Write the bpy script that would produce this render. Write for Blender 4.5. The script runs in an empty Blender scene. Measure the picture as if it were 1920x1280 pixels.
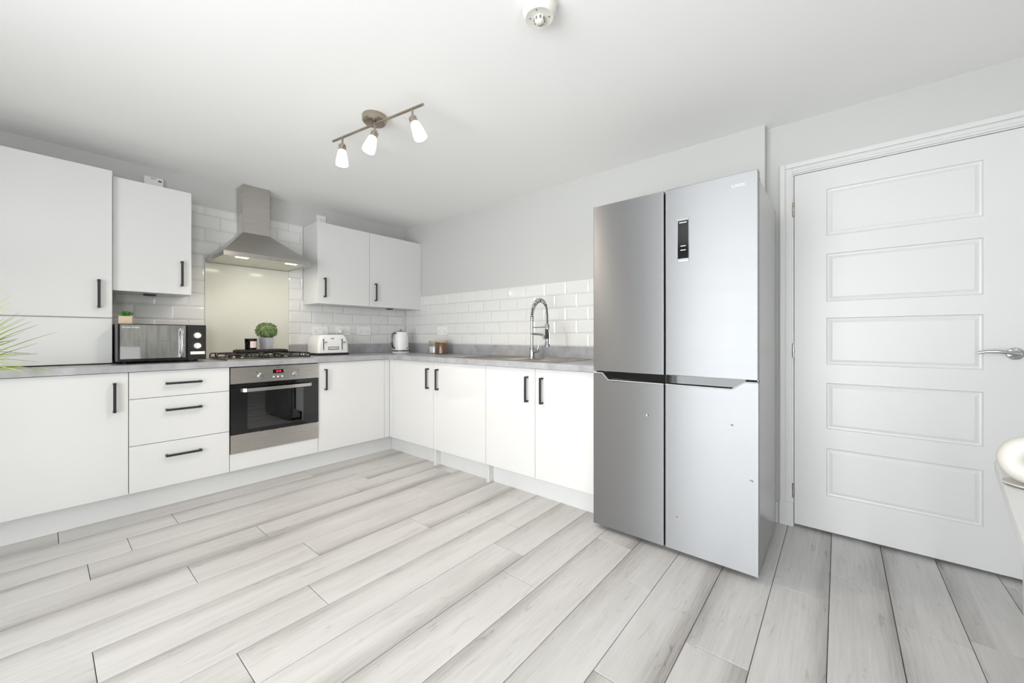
import bpy, bmesh, math, random
from mathutils import Vector, Matrix, Euler
random.seed(7)
PI = math.pi
SC = bpy.context.scene
COL = SC.collection

# ------------------------------------------------------------------ camera
cam_d = bpy.data.cameras.new('camera'); cam = bpy.data.objects.new('camera', cam_d); COL.objects.link(cam)
cam_d.sensor_width = 36.0; cam_d.sensor_fit = 'HORIZONTAL'
cam_d.lens = 734.485 * 36 / 1920
cam_d.shift_y = -9.17 / 1920
cam_d.clip_start = 0.02
cam.location = (-2.6662, -3.8155, 1.0784)
cam.rotation_euler = (PI / 2, 0, math.radians(39.823 - 90))
SC.camera = cam

# ------------------------------------------------------------------ room numbers
H = 2.299                      # ceiling
XL, YB = -4.25, -6.0           # left wall, wall opposite the cooker
S = 0.077                      # recess of the door wall
PATIO = (-4.35, -1.95, 2.12)   # y from, y to, head height (left wall)
WIN = (-4.22, -3.45, 0.08, 2.12)   # unseen window added for light, opposite the cooker: x from, x to, foot, head

# ------------------------------------------------------------------ world, daylight, exposure
w = bpy.data.worlds.new('daylight'); SC.world = w; w.use_nodes = True
wn = w.node_tree.nodes; wl = w.node_tree.links
bg = wn['Background']; bg.inputs['Color'].default_value = (0.95, 0.965, 1.0, 1); bg.inputs['Strength'].default_value = 2.8

def area(name, loc, rot, sx, sy, power, color, spread=132):
    d = bpy.data.lights.new(name, 'AREA'); d.shape = 'RECTANGLE'; d.size = sx; d.size_y = sy
    d.energy = power; d.color = color; d.spread = math.radians(spread)   # beam narrowed by hand to hold grazing light off the left-hand units
    o = bpy.data.objects.new(name, d); COL.objects.link(o); o.location = loc; o.rotation_euler = rot
    return o
# daylight entering by the glazed doors of the left wall (facing +x)
area('patio_daylight', (XL - 0.16, (PATIO[0] + PATIO[1]) / 2, PATIO[2] / 2), (0, -PI / 2, 0), PATIO[2] - .1, PATIO[1] - PATIO[0] - .1, 66, (1.0, 0.98, 0.985))
# light added through the unseen window opposite the cooker, for evenness (facing +y)
area('added_window_light', ((WIN[0] + WIN[1]) / 2, YB - 0.11, (WIN[2] + WIN[3]) / 2), (PI / 2, 0, 0), WIN[1] - WIN[0], WIN[3] - WIN[2], 32, (1.0, 0.98, 0.97))
vs = SC.view_settings
vs.view_transform = 'Standard'; vs.look = 'None'; vs.exposure = 0.11; vs.gamma = 1.0; vs.use_curve_mapping = False

# ------------------------------------------------------------------ materials
def lin(c):
    c = c / 255.0
    return c / 12.92 if c <= 0.04045 else ((c + 0.055) / 1.055) ** 2.4
def rgb(r, g, b): return (lin(r), lin(g), lin(b), 1)
MAT = {}
def mat(name, col, rough=0.5, metal=0.0, spec=0.5, coat=0.0, emit=None, estr=0.0, trans=0.0, ior=1.5, alpha=1.0):
    m = bpy.data.materials.new(name); m.use_nodes = True
    b = m.node_tree.nodes['Principled BSDF']
    b.inputs['Base Color'].default_value = col
    b.inputs['Roughness'].default_value = rough
    b.inputs['Metallic'].default_value = metal
    b.inputs['Specular IOR Level'].default_value = spec
    b.inputs['Coat Weight'].default_value = coat
    b.inputs['Coat Roughness'].default_value = 0.04
    b.inputs['Transmission Weight'].default_value = trans
    b.inputs['IOR'].default_value = ior
    if emit:
        b.inputs['Emission Color'].default_value = emit; b.inputs['Emission Strength'].default_value = estr
    MAT[name] = m
    return m
def nodes(m): return m.node_tree.nodes, m.node_tree.links, m.node_tree.nodes['Principled BSDF']
def noise(n, l, vec, scale, detail=3, rough=0.5):
    t = n.new('ShaderNodeTexNoise'); t.inputs['Scale'].default_value = scale
    t.inputs['Detail'].default_value = detail; t.inputs['Roughness'].default_value = rough
    if vec is not None: l.new(vec, t.inputs['Vector'])
    return t
def ramp(n, l, fac, stops):
    r = n.new('ShaderNodeValToRGB'); e = r.color_ramp.elements
    e[0].position, e[0].color = stops[0]; e[1].position, e[1].color = stops[-1]
    for p, c in stops[1:-1]:
        k = e.new(p); k.color = c
    l.new(fac, r.inputs['Fac']); return r
def mapping(n, l, src, scale, loc=(0, 0, 0)):
    m = n.new('ShaderNodeMapping'); m.inputs['Scale'].default_value = scale; m.inputs['Location'].default_value = loc
    l.new(src, m.inputs['Vector']); return m
def bump(n, l, b, h, strength, dist=0.001):
    k = n.new('ShaderNodeBump'); k.inputs['Strength'].default_value = strength; k.inputs['Distance'].default_value = dist
    l.new(h, k.inputs['Height']); l.new(k.outputs['Normal'], b.inputs['Normal']); return k

def paint(name, col, rough=0.85):
    m = mat(name, col, rough, spec=0.25); n, l, b = nodes(m)
    tc = n.new('ShaderNodeTexCoord'); t = noise(n, l, tc.outputs['Object'], 180, 4, 0.6)
    bump(n, l, b, t.outputs['Fac'], 0.12, 0.0008); return m
paint('grey_paint', rgb(203, 203, 201)); paint('ceiling_paint', rgb(250, 250, 249))
mat('white_gloss', rgb(220, 220, 219), 0.07, spec=0.5)
mat('carcass_white', rgb(220, 220, 219), 0.35)
mat('white_satin', rgb(218, 218, 218), 0.38)
mat('black_metal', rgb(38, 40, 42), 0.35, spec=0.5)
mat('black_gap', rgb(14, 14, 15), 0.6)
mat('chrome', rgb(186, 187, 190), 0.10, 1.0)
mat('satin_chrome', rgb(225, 226, 228), 0.30, 1.0)
mat('nickel', rgb(176, 166, 152), 0.28, 1.0)
mat('black_gloss', rgb(10, 11, 13), 0.06, spec=0.6)
mat('black_matt', rgb(24, 24, 26), 0.5)
mat('black_enamel', rgb(20, 20, 21), 0.3)
mat('white_plastic', rgb(240, 240, 238), 0.3)
mat('cream_plastic', rgb(232, 230, 222), 0.35)
mat('grey_dot', rgb(120, 120, 118), 0.5)
mat('dark_slot', rgb(60, 60, 60), 0.6)
mat('ceramic_white', rgb(205, 202, 196), 0.45)
mat('chrome_dark', rgb(110, 112, 116), 0.12, 1.0)
mat('silver_pot', rgb(214, 214, 220), 0.35, 0.4)
mat('red_led', rgb(60, 0, 8), 0.5, emit=(1.0, 0.02, 0.08, 1), estr=3.0)
mat('lamp_glass', rgb(248, 244, 236), 0.25, emit=(1.0, 0.95, 0.86, 1), estr=0.55)
mat('hood_lamp', rgb(255, 250, 240), 0.3, emit=(1.0, 0.90, 0.72, 1), estr=5.0)
mat('splash_glass', rgb(222, 221, 210), 0.13, spec=0.3)
mat('wood_lid', rgb(196, 158, 108), 0.5)
mat('coffee', rgb(122, 76, 44), 0.7)
mat('sugar', rgb(238, 234, 228), 0.8)
mat('pot_beige', rgb(216, 196, 172), 0.6)
mat('label_pink', rgb(226, 208, 206), 0.6)
mat('wax', rgb(230, 224, 212), 0.5)
mat('soil', rgb(58, 44, 34), 0.9)
mat('print_white', rgb(235, 235, 235), 0.5)
mat('print_grey', rgb(120, 122, 124), 0.5)
mat('fridge_logo', rgb(250, 250, 250), 0.3)
mat('oven_cavity', rgb(92, 92, 90), 0.45)
mat('filter_mesh', rgb(206, 205, 192), 0.4, 0.6)
mat('picture_mount', rgb(205, 208, 212), 0.6)
mat('outdoor_frame', rgb(236, 236, 236), 0.3)
mat('stand_wood', rgb(150, 120, 88), 0.5)
mat('led_ring', rgb(60, 60, 62), 0.4)

def grain_metal(name, col, rough, axis, scale, aniso=0.6, strength=0.25):
    m = mat(name, col, rough, 1.0); n, l, b = nodes(m)
    tc = n.new('ShaderNodeTexCoord')
    mp = mapping(n, l, tc.outputs['Object'], scale)
    t = noise(n, l, mp.outputs['Vector'], 1.0, 4, 0.6)
    r = n.new('ShaderNodeMapRange'); r.inputs['To Min'].default_value = rough - 0.05; r.inputs['To Max'].default_value = rough + 0.07
    l.new(t.outputs['Fac'], r.inputs['Value']); l.new(r.outputs['Result'], b.inputs['Roughness'])
    b.inputs['Anisotropic'].default_value = aniso; b.inputs['Anisotropic Rotation'].default_value = 0.25
    tg = n.new('ShaderNodeTangent'); tg.direction_type = 'RADIAL'; tg.axis = axis
    l.new(tg.outputs['Tangent'], b.inputs['Tangent'])
    bump(n, l, b, t.outputs['Fac'], strength, 0.0002)
    return m
grain_metal('steel', rgb(196, 193, 188), 0.27, 'Z', (3, 3, 900))
grain_metal('sink_steel', rgb(196, 190, 182), 0.25, 'Z', (900, 6, 3), 0.4)
fm = grain_metal('fridge_steel', rgb(149, 150, 152), 0.43, 'Z', (2, 2, 1100), 0.88, 0.06)
mat('fridge_side', rgb(176, 176, 174), 0.22, 0.85)

def worktop_mat():
    m = mat('worktop', rgb(160, 160, 161), 0.28, spec=0.5); n, l, b = nodes(m)
    tc = n.new('ShaderNodeTexCoord')
    a = noise(n, l, tc.outputs['Object'], 9, 6, 0.62); c = noise(n, l, tc.outputs['Object'], 140, 3, 0.5)
    mx = n.new('ShaderNodeMath'); mx.operation = 'MULTIPLY_ADD'; mx.inputs[1].default_value = 0.3
    l.new(c.outputs['Fac'], mx.inputs[0]); l.new(a.outputs['Fac'], mx.inputs[2])
    r = ramp(n, l, mx.outputs[0], [(0.42, rgb(146, 146, 149)), (0.66, rgb(168, 168, 171)), (0.9, rgb(186, 186, 188))])
    l.new(r.outputs['Color'], b.inputs['Base Color'])
    bump(n, l, b, c.outputs['Fac'], 0.06, 0.0005)
worktop_mat()

def tile_mat():
    m = mat('tile_glaze', rgb(226, 226, 224), 0.10, spec=0.55); n, l, b = nodes(m)
    tc = n.new('ShaderNodeTexCoord'); oi = n.new('ShaderNodeObjectInfo')
    ad = n.new('ShaderNodeVectorMath'); ad.operation = 'ADD'
    l.new(tc.outputs['Object'], ad.inputs[0]); l.new(oi.outputs['Random'], ad.inputs[1])
    t = noise(n, l, ad.outputs[0], 14, 2, 0.5)
    bump(n, l, b, t.outputs['Fac'], 0.25, 0.002)
tile_mat()
mat('grout', rgb(204, 203, 200), 0.9)

def plank_mat():
    m = mat('laminate_plank', rgb(205, 203, 201), 0.36, spec=0.4); n, l, b = nodes(m)
    tc = n.new('ShaderNodeTexCoord'); oi = n.new('ShaderNodeObjectInfo')
    off = n.new('ShaderNodeVectorMath'); off.operation = 'SCALE'; off.inputs['Scale'].default_value = 37.0
    cmb = n.new('ShaderNodeCombineXYZ')
    l.new(oi.outputs['Random'], cmb.inputs[0]); l.new(oi.outputs['Random'], cmb.inputs[1]); l.new(oi.outputs['Random'], cmb.inputs[2])
    l.new(cmb.outputs[0], off.inputs[0])
    ad = n.new('ShaderNodeVectorMath'); ad.operation = 'ADD'
    l.new(tc.outputs['Object'], ad.inputs[0]); l.new(off.outputs[0], ad.inputs[1])
    # long wavy streaks, fine grain, pale clouds
    m1 = mapping(n, l, ad.outputs[0], (1.3, 16, 1)); s1 = noise(n, l, m1.outputs[0], 1.0, 5, 0.6); s1.inputs['Distortion'].default_value = 0.7
    m2 = mapping(n, l, ad.outputs[0], (5, 150, 1)); s2 = noise(n, l, m2.outputs[0], 1.0, 4, 0.65)
    m3 = mapping(n, l, ad.outputs[0], (2.2, 5.5, 1)); s3 = noise(n, l, m3.outputs[0], 1.0, 3, 0.5)
    m4 = mapping(n, l, ad.outputs[0], (7, 34, 1)); s4 = noise(n, l, m4.outputs[0], 1.0, 3, 0.6); s4.inputs['Distortion'].default_value = 1.2
    # the print darkens towards one long edge of each plank
    sep = n.new('ShaderNodeSeparateXYZ'); l.new(tc.outputs['Object'], sep.inputs[0])
    d = n.new('ShaderNodeMath'); d.operation = 'DIVIDE'; d.inputs[1].default_value = 0.1935; l.new(sep.outputs['Y'], d.inputs[0])
    gt = n.new('ShaderNodeMath'); gt.operation = 'GREATER_THAN'; gt.inputs[1].default_value = 0.38; l.new(oi.outputs['Random'], gt.inputs[0])
    inv = n.new('ShaderNodeMath'); inv.operation = 'SUBTRACT'; inv.inputs[0].default_value = 1.0; l.new(d.outputs[0], inv.inputs[1])
    mixv = n.new('ShaderNodeMix'); l.new(gt.outputs[0], mixv.inputs['Factor']); l.new(inv.outputs[0], mixv.inputs['A']); l.new(d.outputs[0], mixv.inputs['B'])
    ed = n.new('ShaderNodeMapRange'); ed.interpolation_type = 'SMOOTHSTEP'
    ed.inputs['From Min'].default_value = 0.52; ed.inputs['From Max'].default_value = 1.05
    ed.inputs['To Min'].default_value = 0.0; ed.inputs['To Max'].default_value = 1.0
    l.new(mixv.outputs['Result'], ed.inputs['Value'])
    def madd(a, k, c):
        x = n.new('ShaderNodeMath'); x.operation = 'MULTIPLY_ADD'; x.inputs[1].default_value = k
        l.new(a, x.inputs[0])
        if isinstance(c, float): x.inputs[2].default_value = c
        else: l.new(c, x.inputs[2])
        return x.outputs[0]
    v = madd(s1.outputs['Fac'], 0.45, 0.0)
    v = madd(s2.outputs['Fac'], 0.42, v)
    v = madd(s3.outputs['Fac'], 0.30, v)
    k4 = n.new('ShaderNodeMapRange'); k4.inputs['From Min'].default_value = 0.30; k4.inputs['From Max'].default_value = 0.40
    l.new(s4.outputs['Fac'], k4.inputs['Value'])
    v = madd(k4.outputs['Result'], 0.15, v)
    v = madd(ed.outputs['Result'], -0.30, v)
    v = madd(oi.outputs['Random'], 0.10, v)
    r = ramp(n, l, v, [(0.26, rgb(130, 126, 123)), (0.46, rgb(168, 165, 163)), (0.66, rgb(193, 191, 189)), (0.90, rgb(209, 207, 206))])
    l.new(r.outputs['Color'], b.inputs['Base Color'])
    bump(n, l, b, s2.outputs['Fac'], 0.10, 0.0006)
plank_mat()
mat('plank_joint', rgb(84, 78, 74), 0.9)

def woodwall_mat():
    m = mat('wood_panel_paper', rgb(160, 158, 152), 0.7); n, l, b = nodes(m)
    tc = n.new('ShaderNodeTexCoord')
    br = n.new('ShaderNodeTexBrick'); br.offset = 0.37
    br.inputs['Scale'].default_value = 1.0; br.inputs['Brick Width'].default_value = 1.6; br.inputs['Row Height'].default_value = 0.15
    br.inputs['Mortar Size'].default_value = 0.004; br.inputs['Mortar Smooth'].default_value = 0.3
    br.inputs['Color1'].default_value = (.54, .54, .54, 1); br.inputs['Color2'].default_value = (.64, .64, .64, 1); br.inputs['Mortar'].default_value = (.28, .28, .28, 1)
    sx = n.new('ShaderNodeSeparateXYZ'); l.new(tc.outputs['Object'], sx.inputs[0])
    cx = n.new('ShaderNodeCombineXYZ'); l.new(sx.outputs['Z'], cx.inputs[0]); l.new(sx.outputs['X'], cx.inputs[1])
    l.new(cx.outputs[0], br.inputs['Vector'])
    mp = mapping(n, l, tc.outputs['Object'], (30, 1, 2)); t = noise(n, l, mp.outputs[0], 1, 6, 0.7)
    r = ramp(n, l, t.outputs['Fac'], [(0.3, rgb(150, 148, 143)), (0.7, rgb(226, 224, 219))])
    mx = n.new('ShaderNodeMix'); mx.data_type = 'RGBA'; mx.blend_type = 'OVERLAY'; mx.inputs[0].default_value = 0.7
    l.new(r.outputs['Color'], mx.inputs[6]); l.new(br.outputs['Color'], mx.inputs[7]); l.new(mx.outputs[2], b.inputs['Base Color'])
woodwall_mat()

def leaf_mat(name, c1, c2, scale):
    m = mat(name, c1, 0.5, spec=0.4); n, l, b = nodes(m)
    tc = n.new('ShaderNodeTexCoord'); t = noise(n, l, tc.outputs['Object'], scale, 2, 0.5)
    r = ramp(n, l, t.outputs['Fac'], [(0.35, c1), (0.65, c2)]); l.new(r.outputs['Color'], b.inputs['Base Color'])
leaf_mat('box_leaf', rgb(38, 68, 38), rgb(150, 170, 110), 130)
leaf_mat('succulent_leaf', rgb(40, 92, 36), rgb(86, 140, 60), 60)
leaf_mat('grass_leaf', rgb(112, 136, 48), rgb(176, 192, 84), 9)

def glass_mix(name, tint, gloss, rough=0.02):
    """thin pane: tinted see-through with a mirror-like surface"""
    m = bpy.data.materials.new(name); m.use_nodes = True; n = m.node_tree.nodes; l = m.node_tree.links
    n.remove(n['Principled BSDF']); out = n['Material Output']
    tr = n.new('ShaderNodeBsdfTransparent'); tr.inputs['Color'].default_value = tint
    gl = n.new('ShaderNodeBsdfGlossy'); gl.inputs['Roughness'].default_value = rough; gl.inputs['Color'].default_value = (1, 1, 1, 1)
    lw = n.new('ShaderNodeLayerWeight'); lw.inputs['Blend'].default_value = 0.5
    pw = n.new('ShaderNodeMath'); pw.operation = 'POWER'; pw.inputs[1].default_value = 4.0; l.new(lw.outputs['Facing'], pw.inputs[0])
    fr = n.new('ShaderNodeMath'); fr.operation = 'MULTIPLY_ADD'; fr.inputs[1].default_value = 0.75; fr.inputs[2].default_value = ((gloss - 1) / (gloss + 1)) ** 2; l.new(pw.outputs[0], fr.inputs[0])
    mx = n.new('ShaderNodeMixShader'); l.new(fr.outputs[0], mx.inputs[0]); l.new(tr.outputs[0], mx.inputs[1]); l.new(gl.outputs[0], mx.inputs[2])
    l.new(mx.outputs[0], out.inputs['Surface']); MAT[name] = m
glass_mix('clear_glass', (0.93, 0.95, 0.95, 1), 1.45)
glass_mix('oven_glass', (0.34, 0.36, 0.37, 1), 1.9)
def mirror_door():
    m = mat('mirror_black', rgb(205, 205, 203), 0.03, 1.0)
mirror_door()
def picture_mat():
    m = mat('picture_print', rgb(120, 80, 78), 0.6); n, l, b = nodes(m)
    tc = n.new('ShaderNodeTexCoord'); t = noise(n, l, tc.outputs['Object'], 7, 3, 0.5)
    r = ramp(n, l, t.outputs['Fac'], [(0.35, rgb(74, 58, 66)), (0.5, rgb(140, 84, 78)), (0.65, rgb(168, 140, 134))]); l.new(r.outputs['Color'], b.inputs['Base Color'])
picture_mat()

# fridge door dents: tiny dimples in the sheet metal (door object coordinates, metres)
def dents(m, pts):
    n, l, b = nodes(m)
    tc = n.new('ShaderNodeTexCoord'); prev = None
    for (x, z, r) in pts:
        s = n.new('ShaderNodeVectorMath'); s.operation = 'SUBTRACT'; s.inputs[1].default_value = (x, 0, z)
        l.new(tc.outputs['Object'], s.inputs[0])
        k = n.new('ShaderNodeVectorMath'); k.operation = 'MULTIPLY'; k.inputs[1].default_value = (1, 0, 1); l.new(s.outputs[0], k.inputs[0])
        ln = n.new('ShaderNodeVectorMath'); ln.operation = 'LENGTH'; l.new(k.outputs[0], ln.inputs[0])
        mr = n.new('ShaderNodeMapRange'); mr.interpolation_type = 'SMOOTHSTEP'; mr.inputs['From Max'].default_value = r
        l.new(ln.outputs['Value'], mr.inputs['Value'])
        if prev is None: prev = mr.outputs['Result']
        else:
            mn = n.new('ShaderNodeMath'); mn.operation = 'MINIMUM'; l.new(prev, mn.inputs[0]); l.new(mr.outputs['Result'], mn.inputs[1]); prev = mn.outputs[0]
    old = b.inputs['Normal'].links[0].from_node
    k = n.new('ShaderNodeBump'); k.inputs['Strength'].default_value = 1.0; k.inputs['Distance'].default_value = 0.0014
    l.new(prev, k.inputs['Height']); l.new(old.outputs['Normal'], k.inputs['Normal']); l.new(k.outputs['Normal'], b.inputs['Normal'])
dents(fm, [(.309, .673, .009), (.695, .677, .007), (.772, .441, .008), (.453, .189, .006)])

# ------------------------------------------------------------------ mesh builder
class MB:
    def __init__(self): self.bm = bmesh.new()
    def _take(self, verts, smooth):
        for f in {f for v in verts for f in v.link_faces}: f.smooth = smooth
        return self
    def box(self, x0, x1, y0, y1, z0, z1, bev=0.0, seg=1):
        g = bmesh.ops.create_cube(self.bm, size=1.0)
        m = Matrix.Translation(((x0 + x1) / 2, (y0 + y1) / 2, (z0 + z1) / 2)) @ Matrix.Diagonal((abs(x1 - x0), abs(y1 - y0), abs(z1 - z0), 1))
        bmesh.ops.transform(self.bm, matrix=m, verts=g['verts'])
        if bev > 0:
            ed = list({e for v in g['verts'] for e in v.link_edges})
            bmesh.ops.bevel(self.bm, geom=ed, offset=bev, segments=seg, profile=0.6, affect='EDGES')
        return self
    def cyl(self, p0, p1, r0, r1=None, n=24, cap=True):
        r1 = r0 if r1 is None else r1
        p0, p1 = Vector(p0), Vector(p1); d = p1 - p0
        g = bmesh.ops.create_cone(self.bm, cap_ends=cap, cap_tris=False, segments=n, radius1=r0, radius2=r1, depth=d.length)
        q = Vector((0, 0, 1)).rotation_difference(d.normalized()).to_matrix().to_4x4()
        bmesh.ops.transform(self.bm, matrix=Matrix.Translation((p0 + p1) / 2) @ q, verts=g['verts'])
        return self._take(g['verts'], True)
    def sphere(self, c, r, sub=3, sc=(1, 1, 1)):
        g = bmesh.ops.create_icosphere(self.bm, subdivisions=sub, radius=r)
        bmesh.ops.transform(self.bm, matrix=Matrix.Translation(c) @ Matrix.Diagonal((*sc, 1)), verts=g['verts'])
        return self._take(g['verts'], True)
    def lathe(self, prof, c=(0, 0, 0), n=36, axis=None, closed=False):
        """prof: list of (r, h) about z; axis: direction for z"""
        M = Matrix.Translation(c)
        if axis is not None: M = M @ Vector((0, 0, 1)).rotation_difference(Vector(axis).normalized()).to_matrix().to_4x4()
        rings = []
        for r, h in prof:
            if r < 1e-6: rings.append([self.bm.verts.new(M @ Vector((0, 0, h)))])
            else: rings.append([self.bm.verts.new(M @ Vector((r * math.cos(2 * PI * i / n), r * math.sin(2 * PI * i / n), h))) for i in range(n)])
        pairs = list(zip(rings, rings[1:]))
        if closed: pairs.append((rings[-1], rings[0]))
        for a, b in pairs:
            for i in range(n):
                j = (i + 1) % n
                if len(a) == 1 and len(b) == 1: continue
                if len(a) == 1: f = self.bm.faces.new((a[0], b[j], b[i]))
                elif len(b) == 1: f = self.bm.faces.new((a[i], a[j], b[0]))
                else: f = self.bm.faces.new((a[i], a[j], b[j], b[i]))
                f.smooth = True
        return self
    def prism(self, pts, plane, d0, d1):
        """pts: outline in 2D; plane 'xz' (extruded along y), 'xy' (along z), 'yz' (along x)"""
        def P(a, b, d): return {'xz': (a, d, b), 'xy': (a, b, d), 'yz': (d, a, b)}[plane]
        A = [self.bm.verts.new(P(a, b, d0)) for a, b in pts]; B = [self.bm.verts.new(P(a, b, d1)) for a, b in pts]
        self.bm.faces.new(A); self.bm.faces.new(list(reversed(B)))
        for i in range(len(pts)):
            j = (i + 1) % len(pts); self.bm.faces.new((A[i], B[i], B[j], A[j]))
        return self
    def tube(self, path, r, n=10, cap=True):
        path = [Vector(p) for p in path]; rs = r if isinstance(r, (list, tuple)) else [r] * len(path)
        rings = []; nrm = None
        for i, p in enumerate(path):
            t = (path[min(i + 1, len(path) - 1)] - path[max(i - 1, 0)]).normalized()
            if nrm is None:
                nrm = t.orthogonal().normalized()
            else:
                nrm = (nrm - t * nrm.dot(t)).normalized()
            bn = t.cross(nrm)
            rings.append([self.bm.verts.new(p + rs[i] * (math.cos(2 * PI * k / n) * nrm + math.sin(2 * PI * k / n) * bn)) for k in range(n)])
        for a, b in zip(rings, rings[1:]):
            for k in range(n):
                f = self.bm.faces.new((a[k], a[(k + 1) % n], b[(k + 1) % n], b[k])); f.smooth = True
        if cap: self.bm.faces.new(list(reversed(rings[0]))); self.bm.faces.new(rings[-1])
        return self
    def faces(self, verts, fs, smooth=False):
        V = [self.bm.verts.new(v) for v in verts]
        for f in fs:
            q = self.bm.faces.new([V[i] for i in f]); q.smooth = smooth
        return self
    def mesh(self, name):
        bmesh.ops.recalc_face_normals(self.bm, faces=self.bm.faces)
        fl = [f.smooth for f in self.bm.faces]
        me = bpy.data.meshes.new(name); self.bm.to_mesh(me); self.bm.free()
        me.set_sharp_from_angle(angle=math.radians(38))
        me.polygons.foreach_set('use_smooth', fl)
        return me
def setp(o, label=None, cat=None, group=None, kind=None):
    if label: o['label'] = label
    if cat: o['category'] = cat
    if group: o['group'] = group
    if kind: o['kind'] = kind
    return o
def part(name, mb, m, parent=None, label=None, loc=(0, 0, 0), rot=(0, 0, 0), kind=None):
    me = mb.mesh(name) if isinstance(mb, MB) else mb
    if not me.materials: me.materials.append(MAT[m])
    o = bpy.data.objects.new(name, me); COL.objects.link(o); o.parent = parent; o.location = loc; o.rotation_euler = rot
    return setp(o, label=label, kind=kind)
def thing(name, label, cat, loc=(0, 0, 0), rz=0.0, group=None, kind=None):
    o = bpy.data.objects.new(name, None); COL.objects.link(o); o.location = loc; o.rotation_euler = (0, 0, rz)
    o.empty_display_size = 0.05
    return setp(o, label, cat, group, kind)
def single(name, mb, m, label, cat, loc=(0, 0, 0), rz=0.0, group=None, kind=None):
    o = part(name, mb, m, None, None, loc, (0, 0, rz)); return setp(o, label, cat, group, kind)
def text(name, s, size, m, parent, loc, rot=(PI / 2, 0, 0), ext=0.0003):
    c = bpy.data.curves.new(name, 'FONT'); c.body = s; c.size = size; c.align_x = 'CENTER'; c.align_y = 'CENTER'; c.extrude = ext
    t = bpy.data.objects.new(name, c); COL.objects.link(t)
    me = bpy.data.meshes.new_from_object(t.evaluated_get(bpy.context.evaluated_depsgraph_get())); me.name = name
    bpy.data.objects.remove(t); bpy.data.curves.remove(c)
    me.materials.clear(); me.materials.append(MAT[m])
    return part(name, me, m, parent, loc=loc, rot=rot)
RZR = -PI / 2    # things on the right wall: local +x runs towards the camera, local -y faces the room

# ------------------------------------------------------------------ room shell
T = 0.12
def struct(name, mb, m, label, cat): return single(name, mb, m, label, cat, kind='structure')
wall_back = struct('wall_back', MB().box(XL - .3, T + .1, 0, T, 0, H), 'grey_paint', 'grey painted wall behind the cooker hood', 'wall')
wall_right = struct('wall_right', MB().box(0, .2, -3.489, 0, 0, H).box(S, .2, -3.597, -3.489, 0, H).box(S, .2, YB, -4.475, 0, H).box(.125, .2, -4.475, -3.597, -.01, 2.018).box(S, .2, -4.475, -3.597, 2.018, H),  # box behind the door is an unseen backing added to stop light leaking
                    'grey_paint', 'light grey painted wall behind the sink, fridge and door', 'wall')
mbw = MB().box(XL - .25, XL, PATIO[1], 0, 0, H).box(XL - .25, XL, PATIO[0], PATIO[1], PATIO[2], H).box(XL - .25, XL, YB, PATIO[0], 0, H)
wall_left = struct('wall_left', mbw, 'grey_paint', 'grey painted wall with the glazed garden doors', 'wall')
wall_front = struct('wall_front', MB().box(XL - .25, WIN[0], YB - T, YB, 0, H).box(WIN[1], .2, YB - T, YB, 0, H).box(WIN[0], WIN[1], YB - T, YB, 0, WIN[2]).box(WIN[0], WIN[1], YB - T, YB, WIN[3], H), 'wood_panel_paper', 'grey wood effect wall opposite the cooker', 'wall')
ceiling = struct('ceiling', MB().box(XL - .25, .2, YB - T, T, H, H + .1), 'ceiling_paint', 'flat white ceiling with the spotlight bar', 'ceiling')

# floor: sub-floor and every laminate plank
floor = struct('floor', MB().box(XL - .25, .2, YB - T, T, -0.06, -0.012), 'plank_joint', 'pale grey wood effect laminate plank floor', 'floor')
PW, PL = 0.1935, 1.291
ROWJ = {0: -2.611, 1: -2.162, 2: -1.084, 3: -1.238, 4: -1.885, 5: -.938, 6: -1.79, 7: -1.265, 8: -.636, 9: -.95, 10: -1.152, 11: -1.308,
        12: -2.05, 13: -1.01, 14: -1.524, 15: -1.207, 16: -.622, 17: -.373, 18: -.62}
plank_cache = {}
def plank_mesh(L, Wd):
    k = (round(L, 3), round(Wd, 3))
    if k not in plank_cache:
        g = 0.0011; c = 0.0012
        x0, x1, y0, y1 = g, L - g, g, Wd - g
        mb = MB(); z0, z1, z2 = -0.012, -c, 0.0
        vs = [(x0, y0, z0), (x1, y0, z0), (x1, y1, z0), (x0, y1, z0), (x0, y0, z1), (x1, y0, z1), (x1, y1, z1), (x0, y1, z1),
              (x0 + c, y0 + c, z2), (x1 - c, y0 + c, z2), (x1 - c, y1 - c, z2), (x0 + c, y1 - c, z2)]
        fs = [(8, 9, 10, 11)] + [(a + i, a + (i + 1) % 4, a + 4 + (i + 1) % 4, a + 4 + i) for a in (0, 4) for i in range(4)]
        mb.faces(vs, fs); me = mb.mesh('plank'); me.materials.append(MAT['laminate_plank']); plank_cache[k] = me
    return plank_cache[k]
XMIN, XMAX = XL, S
for row in range(-3, 29):
    ytop = -.69 - PW * (row - 1); ybot = ytop - PW
    ytop_c, ybot_c = min(ytop, 0.0), max(ybot, YB)
    if ytop_c - ybot_c < 0.02: continue
    xm = .115 if ybot < -3.62 else (XMAX if ybot < -3.45 else 0.0)
    j = ROWJ.get(row, XMIN + random.random() * PL)
    while j > XMIN: j -= PL
    while j < xm:
        a, b = max(j, XMIN), min(j + PL, xm)
        if b - a > 0.03:
            part('plank', plank_mesh(b - a, ytop_c - ybot_c), 'laminate_plank', floor, loc=(a, ybot_c, 0))
        j += PL

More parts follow.
